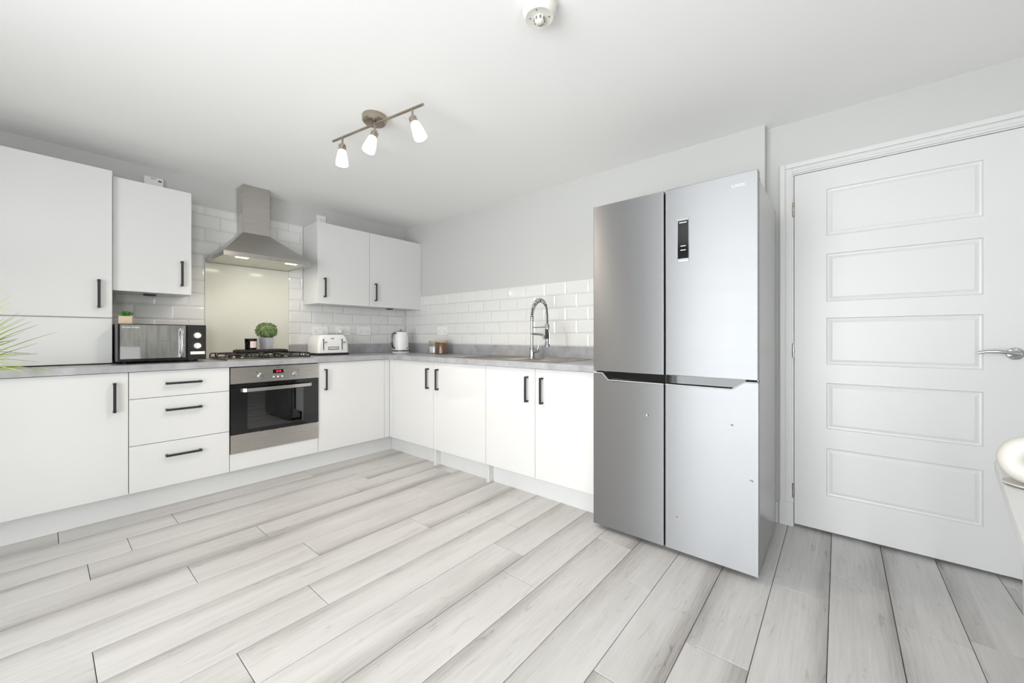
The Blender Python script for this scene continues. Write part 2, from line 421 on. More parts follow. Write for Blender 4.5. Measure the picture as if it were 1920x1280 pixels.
# ------------------------------------------------------------------ wall tiles (bevelled metro tiles)
tile_cache = {}
def tile_mesh(wd, ht):
    k = (round(wd, 3), round(ht, 3))
    if k not in tile_cache:
        d1, d2, b = 0.0035, 0.0075, 0.011
        b = min(b, wd * .4, ht * .4)
        vs = [(0, 0, 0), (wd, 0, 0), (wd, 0, ht), (0, 0, ht), (0, -d1, 0), (wd, -d1, 0), (wd, -d1, ht), (0, -d1, ht),
              (b, -d2, b), (wd - b, -d2, b), (wd - b, -d2, ht - b), (b, -d2, ht - b)]
        fs = [(8, 9, 10, 11)] + [(a + i, a + (i + 1) % 4, a + 4 + (i + 1) % 4, a + 4 + i) for a in (0, 4) for i in range(4)]
        me = MB().faces(vs, fs).mesh('tile'); me.materials.append(MAT['tile_glaze']); tile_cache[k] = me
    return tile_cache[k]
GR = 0.0034; TP = 0.203; TH = 0.1031; TZ = 1.0
def cut(iv, holes):
    out = [iv]
    for h0, h1 in holes:
        nx = []
        for a, b in out:
            if h1 <= a or h0 >= b: nx.append((a, b))
            else:
                if a < h0: nx.append((a, h0))
                if h1 < b: nx.append((h1, b))
        out = nx
    return out
def lay_tiles(wall, right):
    rows = 5 if right else 11
    for k in range(rows):
        z0 = TZ + TH * k + GR / 2; z1 = min(TZ + TH * (k + 1) - GR / 2, (1.5165 if right else 2.098))
        if right: span, holes, j0 = (-2.76, -0.010), [], (-.530 if k % 2 == 0 else -.6325)
        else:
            span = (-2.395, -0.001) if z0 < 1.37 else (-1.992, -1.117)
            holes = [(-1.853, -1.241)] if z0 < 1.63 else []
            j0 = -2.255 if k % 2 == 0 else -2.153
        j = j0 - TP * 14
        while j < span[1]:
            a, b = max(j + GR / 2, span[0]), min(j + TP - GR / 2, span[1])
            if b - a > 0.012:
                for c0, c1 in cut((a, b), holes):
                    if c1 - c0 < 0.012: continue
                    me = tile_mesh(c1 - c0, z1 - z0)
                    if right: part('tile', me, 'tile_glaze', wall, loc=(0, c1, z0), rot=(0, 0, RZR))
                    else: part('tile', me, 'tile_glaze', wall, loc=(c0, 0, z0))
            j += TP
part('grout_bed', MB().box(-2.395, 0, -.0025, 0, 1.0, 1.41).box(-1.992, -1.117, -.0025, 0, 1.41, 2.098), 'grout', wall_back)
part('grout_bed', MB().box(-.0025, 0, -2.76, 0, 1.0, 1.5165), 'grout', wall_right)
lay_tiles(wall_back, False); lay_tiles(wall_right, True)

# ------------------------------------------------------------------ internal door
DY0, DW, DZ0, DZ1 = -3.622, 0.830, 0.016, 1.992      # hinge edge, width
door = thing('door_1', 'white five panel internal door beside the fridge freezer', 'door', (S, DY0, 0), RZR, kind='structure')
PX0, PX1 = 0.142, 0.700
PZ = [(1.627, 1.884), (1.270, 1.530), (.927, 1.181), (.575, .826), (.210, .470)]
mb = MB(); yb, yf = 0.036, 0.0
mb.box(0, PX0, yf, yb, DZ0, DZ1).box(PX1, DW, yf, yb, DZ0, DZ1)
zs = [DZ0] + [z for p_ in reversed(PZ) for z in p_] + [DZ1]
for i in range(0, len(zs), 2): mb.box(PX0, PX1, yf, yb, zs[i], zs[i + 1])
part('door_leaf', mb, 'white_satin', door)
def door_panel(z0, z1):
    w_, h_ = PX1 - PX0, z1 - z0
    prof = [(0, 0), (.004, .007), (.012, .0085), (.020, .0060), (.026, .0035), (.030, .0035)]
    vs, fs = [], []
    for ins, dp in prof: vs += [(PX0 + ins, dp, z0 + ins), (PX1 - ins, dp, z0 + ins), (PX1 - ins, dp, z1 - ins), (PX0 + ins, dp, z1 - ins)]
    for r in range(len(prof) - 1):
        for i in range(4): fs.append((4 * r + i, 4 * r + (i + 1) % 4, 4 * r + 4 + (i + 1) % 4, 4 * r + 4 + i))
    e = 4 * (len(prof) - 1); fs.append((e, e + 1, e + 2, e + 3))
    n0 = len(vs)
    vs += [(PX0, .034, z0), (PX1, .034, z0), (PX1, .034, z1), (PX0, .034, z1)]
    fs.append((n0 + 3, n0 + 2, n0 + 1, n0))
    for i in range(4): fs.append((i, (i + 1) % 4, n0 + (i + 1) % 4, n0 + i))
    return MB().faces(vs, fs)
for z0, z1 in PZ: part('panel', door_panel(z0, z1), 'white_satin', door)
for z in (1.80, 1.0, .205):
    hb = part('hinge', MB().cyl((-.004, -.007, z - .040), (-.004, -.007, z + .040), .0055, n=14).box(-.004, .002, -.004, .001, z - .038, z + .038), 'nickel', door)
    part('knuckle', MB().cyl((-.004, -.007, z - .013), (-.004, -.007, z + .013), .0064, n=14), 'chrome', hb)
hx, hz = .790, 1.003
hd = part('handle', MB().lathe([(0, .0), (.027, .0), (.027, .006), (.024, .010), (.012, .012), (.0095, .016), (.0095, .046), (0, .046)], (hx, 0, hz), 32, (0, -1, 0)), 'chrome', door, label='chrome lever handle on a round rose')
path = [(hx + .004, -.046, hz), (hx - .02, -.048, hz + .004), (hx - .055, -.046, hz + .009), (hx - .09, -.043, hz + .008), (hx - .115, -.040, hz + .002)]
part('lever', MB().tube(path, [.0105, .009, .0075, .0065, .0055], 12), 'chrome', hd)
# frame: lining and architrave
trim = thing('trim_1', 'white moulded door frame around the five panel door', 'door frame', (S, DY0, 0), RZR, kind='structure')
part('lining', MB().box(-.022, -.003, -.002, .115, 0, DZ1 + .022).box(DW + .003, DW + .022, -.002, .115, 0, DZ1 + .022).box(-.003, DW + .003, -.002, .115, DZ1 + .003, DZ1 + .022), 'white_satin', trim)
def arch_profile(a, b, z0, z1, vertical):
    m_ = MB()
    m_.box(a, b, -.012, -.0005, z0, z1, .002)
    return m_
A0, A1 = -.068, -.010
part('architrave', MB().box(A0, A1, -.010, -.0003, 0, DZ1 + .070, .002).box(A0, A0 + .026, -.018, -.010, 0, DZ1 + .070, .004, 2).box(A0 + .030, A1 - .012, -.013, -.010, 0, DZ1 + .04, .001), 'white_satin', trim)
part('architrave', MB().box(DW + .010, DW + .068, -.010, -.0003, 0, DZ1 + .070, .002).box(DW + .042, DW + .068, -.018, -.010, 0, DZ1 + .070, .004, 2), 'white_satin', trim)
part('architrave', MB().box(A1, DW + .010, -.010, -.0003, DZ1 + .010, DZ1 + .070, .002).box(A0 + .026, DW + .042, -.018, -.010, DZ1 + .044, DZ1 + .070, .004, 2).box(A1, DW + .01, -.013, -.010, DZ1 + .022, DZ1 + .040, .001), 'white_satin', trim)
part('plinth_block', MB().box(A0 - .004, A1 + .006, -.020, -.0002, 0, .136, .003), 'white_satin', trim)
struct('baseboard_right', MB().box(S - .014, S, -3.548, -3.491, 0, .12, .002).box(S - .014, S, YB, -4.53, 0, .12, .002), 'white_satin', 'white baseboard beside the door frame', 'baseboard')
struct('baseboard_left', MB().box(XL, XL + .014, YB, PATIO[0] - .06, 0, .12, .002).box(XL, XL + .014, PATIO[1] + .06, -.62, 0, .12, .002), 'white_satin', 'white baseboard beside the garden doors', 'baseboard')
struct('baseboard_front', MB().box(WIN[1] + .04, S - .015, YB, YB + .014, 0, .12, .002), 'white_satin', 'white baseboard under the wood effect wall', 'baseboard')

# garden doors in the left wall, and an unseen window added to even the light
gd = thing('door_2', 'white framed sliding glass garden doors beside the plant', 'door', (XL, PATIO[0], 0), 0, kind='structure')
LY = PATIO[1] - PATIO[0]
fr = MB().box(-.10, -.04, 0, .06, 0, PATIO[2]).box(-.10, -.04, LY - .06, LY, 0, PATIO[2]).box(-.10, -.04, .06, LY - .06, PATIO[2] - .06, PATIO[2]).box(-.10, -.04, .06, LY - .06, 0, .06).box(-.10, -.04, LY / 2 - .05, LY / 2 + .05, .06, PATIO[2] - .06)
part('frame', fr, 'outdoor_frame', gd)
for a, b in ((.06, LY / 2 - .05), (LY / 2 + .05, LY - .06)): part('pane', MB().box(-.074, -.066, a, b, .06, PATIO[2] - .06), 'clear_glass', gd)
wi = thing('added_window_1', 'unseen white framed window added for light in the wood effect wall', 'window', (WIN[0], YB, WIN[2]), 0, kind='structure')
WY, WZ = WIN[1] - WIN[0], WIN[3] - WIN[2]
part('frame', MB().box(0, .06, -.09, -.03, 0, WZ).box(WY - .06, WY, -.09, -.03, 0, WZ).box(.06, WY - .06, -.09, -.03, WZ - .06, WZ).box(.06, WY - .06, -.09, -.03, 0, .06), 'outdoor_frame', wi)
part('pane', MB().box(.06, WY - .06, -.064, -.056, .06, WZ - .06), 'clear_glass', wi)
part('sill', MB().box(-.02, WY + .02, -.03, .03, -.025, 0, .004), 'white_satin', wi)

# ------------------------------------------------------------------ kitchen units
YF, ZB, ZT = -0.579, 0.141, 0.867       # door face depth, bottom and top of the base doors
FT = 0.019
def handle(parent, x, z, vertical=True, L=.172, yf=YF):
    b = .0065; y0, y1 = yf - .034, yf - .022
    m_ = MB()
    if vertical:
        m_.box(x - b, x + b, y0, y1, z, z + L, .0012)
        for q in (z, z + L - .012): m_.box(x - b, x + b, y1, yf, q, q + .012)
    else:
        m_.box(x, x + L, y0, y1, z - b, z + b, .0012)
        for q in (x, x + L - .012): m_.box(q, q + .012, y1, yf, z - b, z + b)
    return part('handle', m_, 'black_metal', parent, label='black square bar handle')
def front(root, x0, x1, z0, z1, name='door', yf=YF, g=.0016):
    return part(name, MB().box(x0 + g, x1 - g, yf, yf + FT, z0 + g, z1 - g, .0014, 2), 'white_gloss', root)
def carcass(root, w_, z0=ZB, z1=ZT, yf=YF, x0=0.0):
    return part('carcass', MB().box(x0 + .001, x0 + w_ - .001, yf + FT + .002, -.012, z0, z1 - .002), 'carcass_white', root)

c = thing('base_cabinet', 'white gloss base cabinet door left of the three drawers', 'cabinet', (-2.936, 0, 0)); carcass(c, .598)
d = front(c, 0, .598, ZB, ZT); handle(d, .538, .637)
c = thing('drawer_unit', 'white gloss unit of three drawers left of the oven', 'drawer unit', (-2.338, 0, 0)); carcass(c, .502)
for (z0, z1, zh) in ((.703, ZT, .786), (.422, .703, .621), (ZB, .422, .335)):
    d = front(c, 0, .502, z0, z1, 'drawer'); handle(d, .165, zh, False, .180)
c = thing('oven_housing', 'white cabinet around the built-in oven with panel below', 'cabinet', (-1.836, 0, 0))
part('side_panel', MB().box(.001, .017, YF + .021, -.012, ZB, ZT - .002), 'carcass_white', c)
part('side_panel', MB().box(.583, .599, YF + .021, -.012, ZB, ZT - .002), 'carcass_white', c)
part('shelf', MB().box(.017, .583, YF + .021, -.012, .243, .259), 'carcass_white', c)
front(c, 0, .600, ZB, .262, 'filler_panel')
c = thing('base_cabinet', 'white gloss corner base cabinet door right of the oven', 'cabinet', (-1.236, 0, 0)); carcass(c, .650)
d = front(c, 0, .604, ZB, ZT); handle(d, .057, .641)
part('corner_post', MB().box(.606, .6565, YF, YF + FT, ZB, ZT - .001, .001), 'white_gloss', c)
# right-hand run
c = thing('base_cabinet', 'white gloss base cabinet under the kettle and the jars', 'cabinet', (0, -.584, 0), RZR)
part('carcass', MB().box(.001, .622, YF + FT + .002, -.012, ZB, ZT - .002), 'carcass_white', c)
part('corner_post', MB().box(-.0045, .048, YF, YF + FT, ZB, ZT - .001, .001), 'white_gloss', c)
d = front(c, .050, .636, ZB, ZT); handle(d, .575, .640)
c = thing('appliance_cabinet', 'white gloss appliance cabinet between two floor-standing end panels', 'cabinet', (0, -1.220, 0), RZR)
part('carcass', MB().box(.014, .592, YF + FT + .002, -.012, ZB, ZT - .002), 'carcass_white', c)
d = front(c, 0, .604, ZB, ZT); handle(d, .064, .640)
for x in (-.008, .598):
    e = part('end_panel', MB().box(x, x + .016, -.557, -.012, 0.001, ZT - .002, .001), 'carcass_white', c)
    part('foot_block', MB().box(x + .001, x + .008, -.565, -.5572, .001, .139), 'carcass_white', e)
c = thing('sink_cabinet', 'white gloss double door base cabinet under the sink', 'cabinet', (0, -1.824, 0), RZR)
part('carcass', MB().box(.014, .896, YF + FT + .002, -.012, ZB, .72), 'carcass_white', c)
d = front(c, 0, .449, ZB, ZT); handle(d, .388, .641)
d = front(c, .449, .898, ZB, ZT); handle(d, .510, .640)
# plinths
YP = -.5075
single('plinth', MB().box(-2.936, -.5085, YP, YP + .016, 0, .1405), 'carcass_white', 'long white plinth board under the oven and drawer run', 'plinth', group='plinth boards')
single('plinth', MB().box(YP, YP + .016, -1.211, -.5080, 0, .1405), 'carcass_white', 'short white plinth board in the corner by the floor', 'plinth', group='plinth boards')
single('plinth', MB().box(YP, YP + .016, -1.817, -1.2295, 0, .1405), 'carcass_white', 'white plinth board under the appliance cabinet, between end panels', 'plinth', group='plinth boards')
single('plinth', MB().box(YP, YP + .016, -2.722, -1.8355, 0, .1405), 'carcass_white', 'white plinth board under the sink cabinet doors', 'plinth', group='plinth boards')

# worktop (one L-shaped slab with a cut-out for the sink bowl) and upstands
WT = 0.908
SB = (-.455, -.135, -2.375, -2.03)      # bowl: x0,x1,y0,y1
SXE = -.603
mb = MB()
mb.box(-2.95, 0, -.600, 0, .869, WT)
mb.box(SXE, 0, SB[3], -.600, .869, WT).box(SXE, 0, -2.735, SB[2], .869, WT).box(SXE, SB[0], SB[2], SB[3], .869, WT).box(SB[1], 0, SB[2], SB[3], .869, WT)
single('worktop', mb, 'worktop', 'grey stone effect L-shaped kitchen worktop', 'worktop')
UP = .0185
single('upstand', MB().box(-2.39, -1.853, -UP, -.008, WT, 1.0, .0015), 'worktop', 'grey upstand strip behind the microwave', 'upstand', group='worktop upstands')
single('upstand', MB().box(-1.241, -.020, -UP, -.008, WT, 1.0, .0015), 'worktop', 'grey upstand strip behind the toaster and kettle', 'upstand', group='worktop upstands')
single('upstand', MB().box(-UP, -.008, -2.735, -.019, WT, 1.0, .0015), 'worktop', 'grey upstand strip behind the sink and tap', 'upstand', group='worktop upstands')

# wall units
c = thing('boiler_cupboard', 'tall white gloss cupboard standing on the worktop at left', 'cupboard', (-2.975, 0, 0))
TYF, TZB, TZT = -.335, .913, 2.114
part('carcass', MB().box(.001, .588, TYF + FT + .002, -.010, TZB, TZT - .002), 'carcass_white', c)
d = front(c, 0, .590, 1.1955, TZT, yf=TYF); handle(d, .530, 1.255, yf=TYF)
front(c, 0, .590, TZB, 1.1915, 'lower_panel', yf=TYF)
WYF, WZB, WZT = -.300, 1.3705, 2.092
def wallunit(label, x0, w_, hxx, fill=0.0):
    c = thing('wall_cabinet', label, 'cabinet', (x0, 0, 0), group='white wall cabinets')
    part('carcass', MB().box(.0005, w_ + fill - .0005, WYF + FT + .002, -.009, WZB + .002, WZT - .001), 'carcass_white', c)
    d = front(c, 0, w_, WZB, WZT, yf=WYF); handle(d, hxx, 1.428, yf=WYF)
    if fill: part('filler_strip', MB().box(w_ + .001, w_ + fill, WYF, WYF + FT, WZB, WZT, .001), 'white_gloss', c)
    return c
wallunit('white gloss wall cabinet above the microwave', -2.384, .395, .339)
wallunit('white gloss wall cabinet just right of the cooker hood', -1.119, .498, .060)
wallunit('white gloss wall cabinet in the corner above the kettle', -.621, .598, .060, .021)
single('under_cabinet_light', MB().lathe([(0, -.011), (.026, -.011), (.036, -.006), (.036, .0)], (-2.186, -.125, WZB + .0015), 24), 'black_metal', 'black puck under the cabinet above the microwave', 'light', group='black pucks under wall cabinets')
single('under_cabinet_light', MB().lathe([(0, -.010), (.028, -.010), (.038, -.005), (.038, .0)], (-.319, -.177, WZB + .0015), 24), 'black_metal', 'black puck under the corner wall cabinet', 'light', group='black pucks under wall cabinets')

# ------------------------------------------------------------------ glass splashback
single('splashback', MB().box(-1.851, -1.243, -.011, -.001, WT, 1.660, .001), 'splash_glass', 'pale cream glass splashback panel behind the hob', 'splashback')

# ------------------------------------------------------------------ cooker hood
hood = thing('cooker_hood', 'stainless steel pyramid chimney cooker hood above the hob', 'cooker hood', (-1.546, 0, 1.66))
hx0, hx1, hy = -.300, .296, -.480
cx0, cx1, cy = -.095, .099, -.166
part('chimney', MB().box(cx0, cx1, cy, -.009, .250, H - 1.66 - .001, .002), 'steel', hood)
def frustum():
    v = [(hx0, hy, .031), (hx1, hy, .031), (hx1, -.009, .031), (hx0, -.009, .031), (cx0 - .002, cy - .002, .249), (cx1 + .002, cy - .002, .249), (cx1 + .002, -.009, .249), (cx0 - .002, -.009, .249)]
    return MB().faces(v, [(0, 1, 5, 4), (1, 2, 6, 5), (2, 3, 7, 6), (3, 0, 4, 7), (4, 5, 6, 7), (0, 3, 2, 1)])
part('canopy', frustum(), 'steel', hood)
lip = part('lip', MB().box(hx0, hx1, hy, hy + .012, 0, .031).box(hx0, hx0 + .012, hy + .012, -.009, 0, .031).box(hx1 - .012, hx1, hy + .012, -.009, 0, .031).box(hx0 + .012, hx1 - .012, -.021, -.009, 0, .031), 'steel', hood)
part('front_plate', MB().box(hx0 + .012, hx1 - .012, hy + .012, hy + .118, .004, .010), 'steel', hood)
for a, b in ((hx0 + .014, -.006), (-.004, hx1 - .014)): part('grease_filter', MB().box(a, b, hy + .120, -.022, .003, .012, .001), 'filter_mesh', hood)
for xc in (-.172, .168):
    lp = part('lamp', MB().box(xc - .040, xc + .040, hy + .048, hy + .080, .0015, .0060, .0012), 'hood_lamp', hood, label='lit oblong lamp in the hood')
    d_ = bpy.data.lights.new('hood_light', 'AREA'); d_.shape = 'RECTANGLE'; d_.size = .10; d_.size_y = .045; d_.energy = 0.8; d_.color = (1.0, .88, .70)
    lo = bpy.data.objects.new('hood_light', d_); COL.objects.link(lo); lo.parent = hood; lo.location = (xc, hy + .065, -.002)
for i in range(4): part('button', MB().cyl((-.030 + i * .020, hy - .004, .014), (-.030 + i * .020, hy + .002, .014), .0062, n=16), 'chrome', hood)

# ------------------------------------------------------------------ built-in oven
ov = thing('built_in_oven', 'stainless steel built-in oven with black glass door', 'oven', (-1.8335, 0, 0))
OW = .595
part('body', MB().box(.018, .028, -.555, -.05, .262, .862).box(OW - .028, OW - .018, -.555, -.05, .262, .862).box(.028, OW - .028, -.555, -.05, .852, .862).box(.028, OW - .028, -.555, -.05, .262, .272).box(.028, OW - .028, -.06, -.05, .272, .852), 'oven_cavity', ov)
part('vent_gap', MB().box(.004, OW - .004, -.574, -.556, .8635, .8685), 'black_gap', ov)
cp = part('control_panel', MB().box(0, OW, -.592, -.557, .747, .8625, .002), 'steel', ov)
for x in (.181, .417):
    kn = part('knob', MB().lathe([(.019, 0), (.019, .004), (.0155, .006), (.0145, .024), (.013, .026), (0, .026)], (x, -.592, .793), 28, (0, -1, 0)), 'chrome', cp)
    part('grip', MB().box(x - .003, x + .003, -.6215, -.616, .780, .806, .001), 'chrome', kn)
    part('mark', MB().cyl((x - .021 if x < .3 else x + .026, -.5925, .822), (x - .021 if x < .3 else x + .026, -.590, .822), .0035, n=12), 'black_matt', cp)
dp = part('display', MB().box(.263, .335, -.5935, -.590, .806, .8335, .0008), 'black_gloss', cp, label='black clock display with red digits')
text('digits', '8:18', .020, 'red_led', dp, (.302, -.5938, .820))
text('lettering', 'ZANUSSI', .0085, 'black_matt', cp, (.297, -.5925, .8500))
for x in (.268, .297, .326): part('button', MB().cyl((x, -.5955, .781), (x, -.591, .781), .0058, n=16), 'white_plastic', cp)
dr = part('door', MB().box(0, .100, -.592, -.560, .394, .7455).box(OW - .115, OW, -.592, -.560, .394, .7455).box(.100, OW - .115, -.592, -.560, .683, .7455).box(.100, OW - .115, -.592, -.560, .394, .420), 'black_gloss', ov, label='black glass oven door')
part('window', MB().box(.100, OW - .115, -.5915, -.588, .420, .683), 'oven_glass', dr, label='see-through window of the oven door')
hp = [(.060, -.594, .702), (.066, -.617, .702), (.085, -.628, .702), (.20, -.634, .7025), (.297, -.636, .703), (.395, -.634, .7035), (.51, -.628, .704), (.529, -.617, .704), (.535, -.594, .704)]
def bar(path, hgt, th):
    m_ = MB(); A = []
    for p_ in path:
        x, y, z = p_; A.append([m_.bm.verts.new(q) for q in ((x, y - th / 2, z - hgt / 2), (x, y + th / 2, z - hgt / 2), (x, y + th / 2, z + hgt / 2), (x, y - th / 2, z + hgt / 2))])
    for a, b in zip(A, A[1:]):
        for k in range(4): m_.bm.faces.new((a[k], a[(k + 1) % 4], b[(k + 1) % 4], b[k]))
    m_.bm.faces.new(A[0]); m_.bm.faces.new(A[-1]); return m_
part('handle', bar(hp, .024, .008), 'steel', dr, label='bowed steel bar handle')
part('lower_trim', MB().box(0, OW, -.592, -.560, .264, .3925, .002), 'steel', ov)
for z in (.47, .62):
    rk = MB()
    for y in (-.545, -.30, -.09): rk.cyl((.030, y, z), (OW - .030, y, z), .0032, n=8)
    for i in range(14): rk.cyl((.06 + i * .0365, -.545, z + .003), (.06 + i * .0365, -.09, z + .003), .0016, n=6)
    part('rack', rk, 'chrome', ov, label='wire oven shelf')

# ------------------------------------------------------------------ gas hob
hob = thing('gas_hob', 'black and steel four burner gas hob on the worktop', 'hob', (-1.540, -.305, WT))
part('base_plate', MB().box(-.295, .298, -.215, .205, 0, .006, .003, 2), 'steel', hob)
for bx, by, r in ((-.165, -.095, .036), (-.165, .105, .045), (.135, -.095, .045), (.135, .105, .034)):
    bn_ = part('burner', MB().lathe([(r + .012, .006), (r + .010, .010), (r, .012), (r, .020), (0, .020)], (bx, by, 0), 28), 'nickel', hob)
    part('cap', MB().lathe([(r - .004, .020), (r - .003, .026), (r - .010, .029), (0, .029)], (bx, by, 0), 28), 'black_enamel', bn_)
for xc in (-.165, .135):
    m_ = MB(); r = .0045; x0, x1, y0, y1, zt_ = xc - .138, xc + .138, -.195, .190, .042
    for y in (y0, (y0 + y1) / 2, y1):
        m_.tube([(x0, y, .006), (x0, y, zt_ - .012), (x0 + .004, y, zt_ - .004), (x0 + .012, y, zt_), (x1 - .012, y, zt_), (x1 - .004, y, zt_ - .004), (x1, y, zt_ - .012), (x1, y, .006)], r, 8)
    for x in (x0 + .035, xc, x1 - .035): m_.tube([(x, y0, .010), (x, y0, zt_ - .006), (x, y0 + .008, zt_), (x, y1 - .008, zt_), (x, y1, zt_ - .006), (x, y1, .010)], r, 8)
    m_.cyl((x0, y0, .012), (x1, y0, .012), r, n=8).cyl((x0, y1, .012), (x1, y1, .012), r, n=8).cyl((x0, y0, .012), (x0, y1, .012), r, n=8).cyl((x1, y0, .012), (x1, y1, .012), r, n=8)
    part('pan_support', m_, 'black_enamel', hob)
for i in range(4):
    part('knob', MB().lathe([(.014, .006), (.013, .014), (.011, .026), (0, .026)], (.282, -.15 + i * .045, 0), 20), 'chrome', hob)

tz = WT + .0465
single('tray', MB().box(-.170, .165, -.085, .085, 0, .020, .006, 2).box(-.160, .155, -.075, .075, .020, .024, .002), 'black_matt', 'black rectangular tray resting across the hob supports', 'tray', (-1.552, -.300, tz), .03)
ct = tz + .0242
cd = thing('candle', 'black glass candle with pale square label on the tray', 'candle', (-1.637, -.338, ct))
part('glass_jar', MB().lathe([(0, 0), (.036, 0), (.038, .004), (.041, .080), (.043, .084), (.040, .084), (.037, .060), (0, .060)], n=36), 'black_gloss', cd)
part('wax', MB().lathe([(0, .0605), (.0365, .0605), (.0365, .064), (0, .064)], n=28), 'wax', cd)
lb = MB(); vs_, fs_ = [], []
for i in range(9):
    a = math.radians(-112 + i * 8.5)
    for z in (.014, .064): vs_.append(((.0388 + z * .04) * math.cos(a), (.0388 + z * .04) * math.sin(a), z))
for i in range(8): fs_.append((2 * i, 2 * i + 2, 2 * i + 3, 2 * i + 1))
part('paper_label', lb.faces(vs_, fs_), 'label_pink', cd, label='pale pink paper label')

tp = thing('topiary_plant', 'small ball of boxwood leaves in a silver pot', 'plant', (-1.506, -.264, ct))
part('pot', MB().faces([(-.031, -.031, 0), (.031, -.031, 0), (.031, .031, 0), (-.031, .031, 0), (-.038, -.038, .092), (.038, -.038, .092), (.038, .038, .092), (-.038, .038, .092), (-.035, -.035, .092), (.035, -.035, .092), (.035, .035, .092), (-.035, .035, .092), (-.033, -.033, .075), (.033, -.033, .075), (.033, .033, .075), (-.033, .033, .075)],
     [(0, 3, 2, 1), (0, 1, 5, 4), (1, 2, 6, 5), (2, 3, 7, 6), (3, 0, 4, 7), (4, 5, 9, 8), (5, 6, 10, 9), (6, 7, 11, 10), (7, 4, 8, 11), (8, 9, 13, 12), (9, 10, 14, 13), (10, 11, 15, 14), (11, 8, 12, 15)]), 'silver_pot', tp, rot=(0, 0, math.radians(28)))
part('soil', MB().box(-.0315, .0315, -.0315, .0315, .060, .076), 'soil', tp, rot=(0, 0, math.radians(28)))
rng = random.Random(3)
def leaf_ball(c, r, n, ln, zs=.86):
    vs, fs = [], []
    for i in range(n):
        u = rng.uniform(-1, 1); a = rng.uniform(0, 2 * PI); q = math.sqrt(1 - u * u); nrm = Vector((q * math.cos(a), q * math.sin(a), u))
        p_ = Vector(c) + Vector((nrm.x * r, nrm.y * r, nrm.z * r * zs)) * rng.uniform(.86, 1.03)
        t = (nrm.orthogonal() * rng.uniform(-1, 1) + nrm.cross(nrm.orthogonal()) * rng.uniform(-1, 1) + nrm * rng.uniform(.1, .9)).normalized()
        s = t.cross(nrm).normalized() if abs(t.dot(nrm)) < .98 else t.orthogonal().normalized()
        L = ln * rng.uniform(.7, 1.2); k = len(vs)
        vs += [p_, p_ + t * L * .5 + s * L * .34, p_ + t * L, p_ + t * L * .5 - s * L * .34]; fs.append((k, k + 1, k + 2, k + 3))
    return vs, fs
v_, f_ = leaf_ball((0, 0, .148), .074, 1100, .013)
part('foliage', MB().sphere((0, 0, .148), .066, 3, (1, 1, .86)).faces(v_, f_), 'box_leaf', tp, kind='stuff')

# ------------------------------------------------------------------ microwave and succulent
mw = thing('microwave', 'black microwave with mirror door and silver handle', 'microwave', (-2.376, -.462, WT), math.radians(1.0))
MWW, MZ0, MZ1, MD = .437, .014, .250, .330
part('case', MB().box(0, MWW, .016, MD, MZ0, MZ1, .004, 2), 'black_enamel', mw)
for x in (.04, MWW - .05):
    for y in (.05, MD - .05): part('foot', MB().cyl((x, y, 0.0005), (x, y, MZ0), .012, n=14), 'black_matt', mw)
md = part('door', MB().box(.001, .333, -.002, .015, MZ0 + .001, MZ1 - .001, .003, 2), 'black_gloss', mw)
part('mirror_panel', MB().box(.012, .325, -.0035, -.001, MZ0 + .018, MZ1 - .006, .0008), 'mirror_black', md, label='mirrored door panel')
mh = MB()
for a in ((.303, .036, .222),):
    mh.tube([(.303, -.003, .222), (.303, -.020, .220), (.303, -.031, .205), (.303, -.033, .13), (.303, -.031, .06), (.303, -.020, .042), (.303, -.003, .040)], .0085, 12)
part('handle', mh, 'chrome', md, label='silver curved bar handle')
part('control_panel', MB().box(.335, MWW - .001, -.002, .015, MZ0 + .001, MZ1 - .001, .003, 2), 'black_matt', mw)
text('lettering', 'Russell Hobbs', .0135, 'print_white', md, (.060, -.0040, MZ1 - .022))
for z in (.178, .108):
    kn = part('knob', MB().lathe([(.0205, 0), (.0200, .004), (.0180, .006), (.0170, .020), (.0150, .022), (0, .022)], (.388, -.002, z), 28, (0, -1, 0)), 'white_plastic', mw, label='pale grey dial')
    for i in range(9):
        a = math.radians(-130 + i * 260 / 8 + 90); r = .029
        part('mark', MB().box(.388 + r * math.cos(a) - .0035, .388 + r * math.cos(a) + .0035, -.0026, -.0018, z + r * math.sin(a) - .0009, z + r * math.sin(a) + .0009), 'print_grey', mw)
part('door_button', MB().box(.349, .428, -.006, -.002, .050, .070, .0012), 'white_plastic', mw, label='pale door release button')

sc_ = thing('succulent', 'green succulent in a beige hexagonal pot on the microwave', 'plant', (-2.330, -.380, WT + .2505))
hexa = lambda r, a0=0: [(r * math.cos(a0 + i * PI / 3), r * math.sin(a0 + i * PI / 3)) for i in range(6)]
part('pot', MB().prism(hexa(.035, .26), 'xy', 0, .048), 'pot_beige', sc_)
vs_, fs_ = [], []
m_ = MB()
for ring, (nn, ln, el) in enumerate(((9, .042, 28), (7, .038, 48), (5, .032, 68))):
    for i in range(nn):
        a = 2 * PI * i / nn + ring * .4; e = math.radians(el)
        dr_ = Vector((math.cos(a) * math.cos(e), math.sin(a) * math.cos(e), math.sin(e))); p0 = Vector((0, 0, .047))
        m_.tube([p0, p0 + dr_ * ln * .35, p0 + dr_ * ln * .75, p0 + dr_ * ln + Vector((0, 0, .004))], [.003, .0062, .0050, .0006], 7)
part('leaves', m_, 'succulent_leaf', sc_)

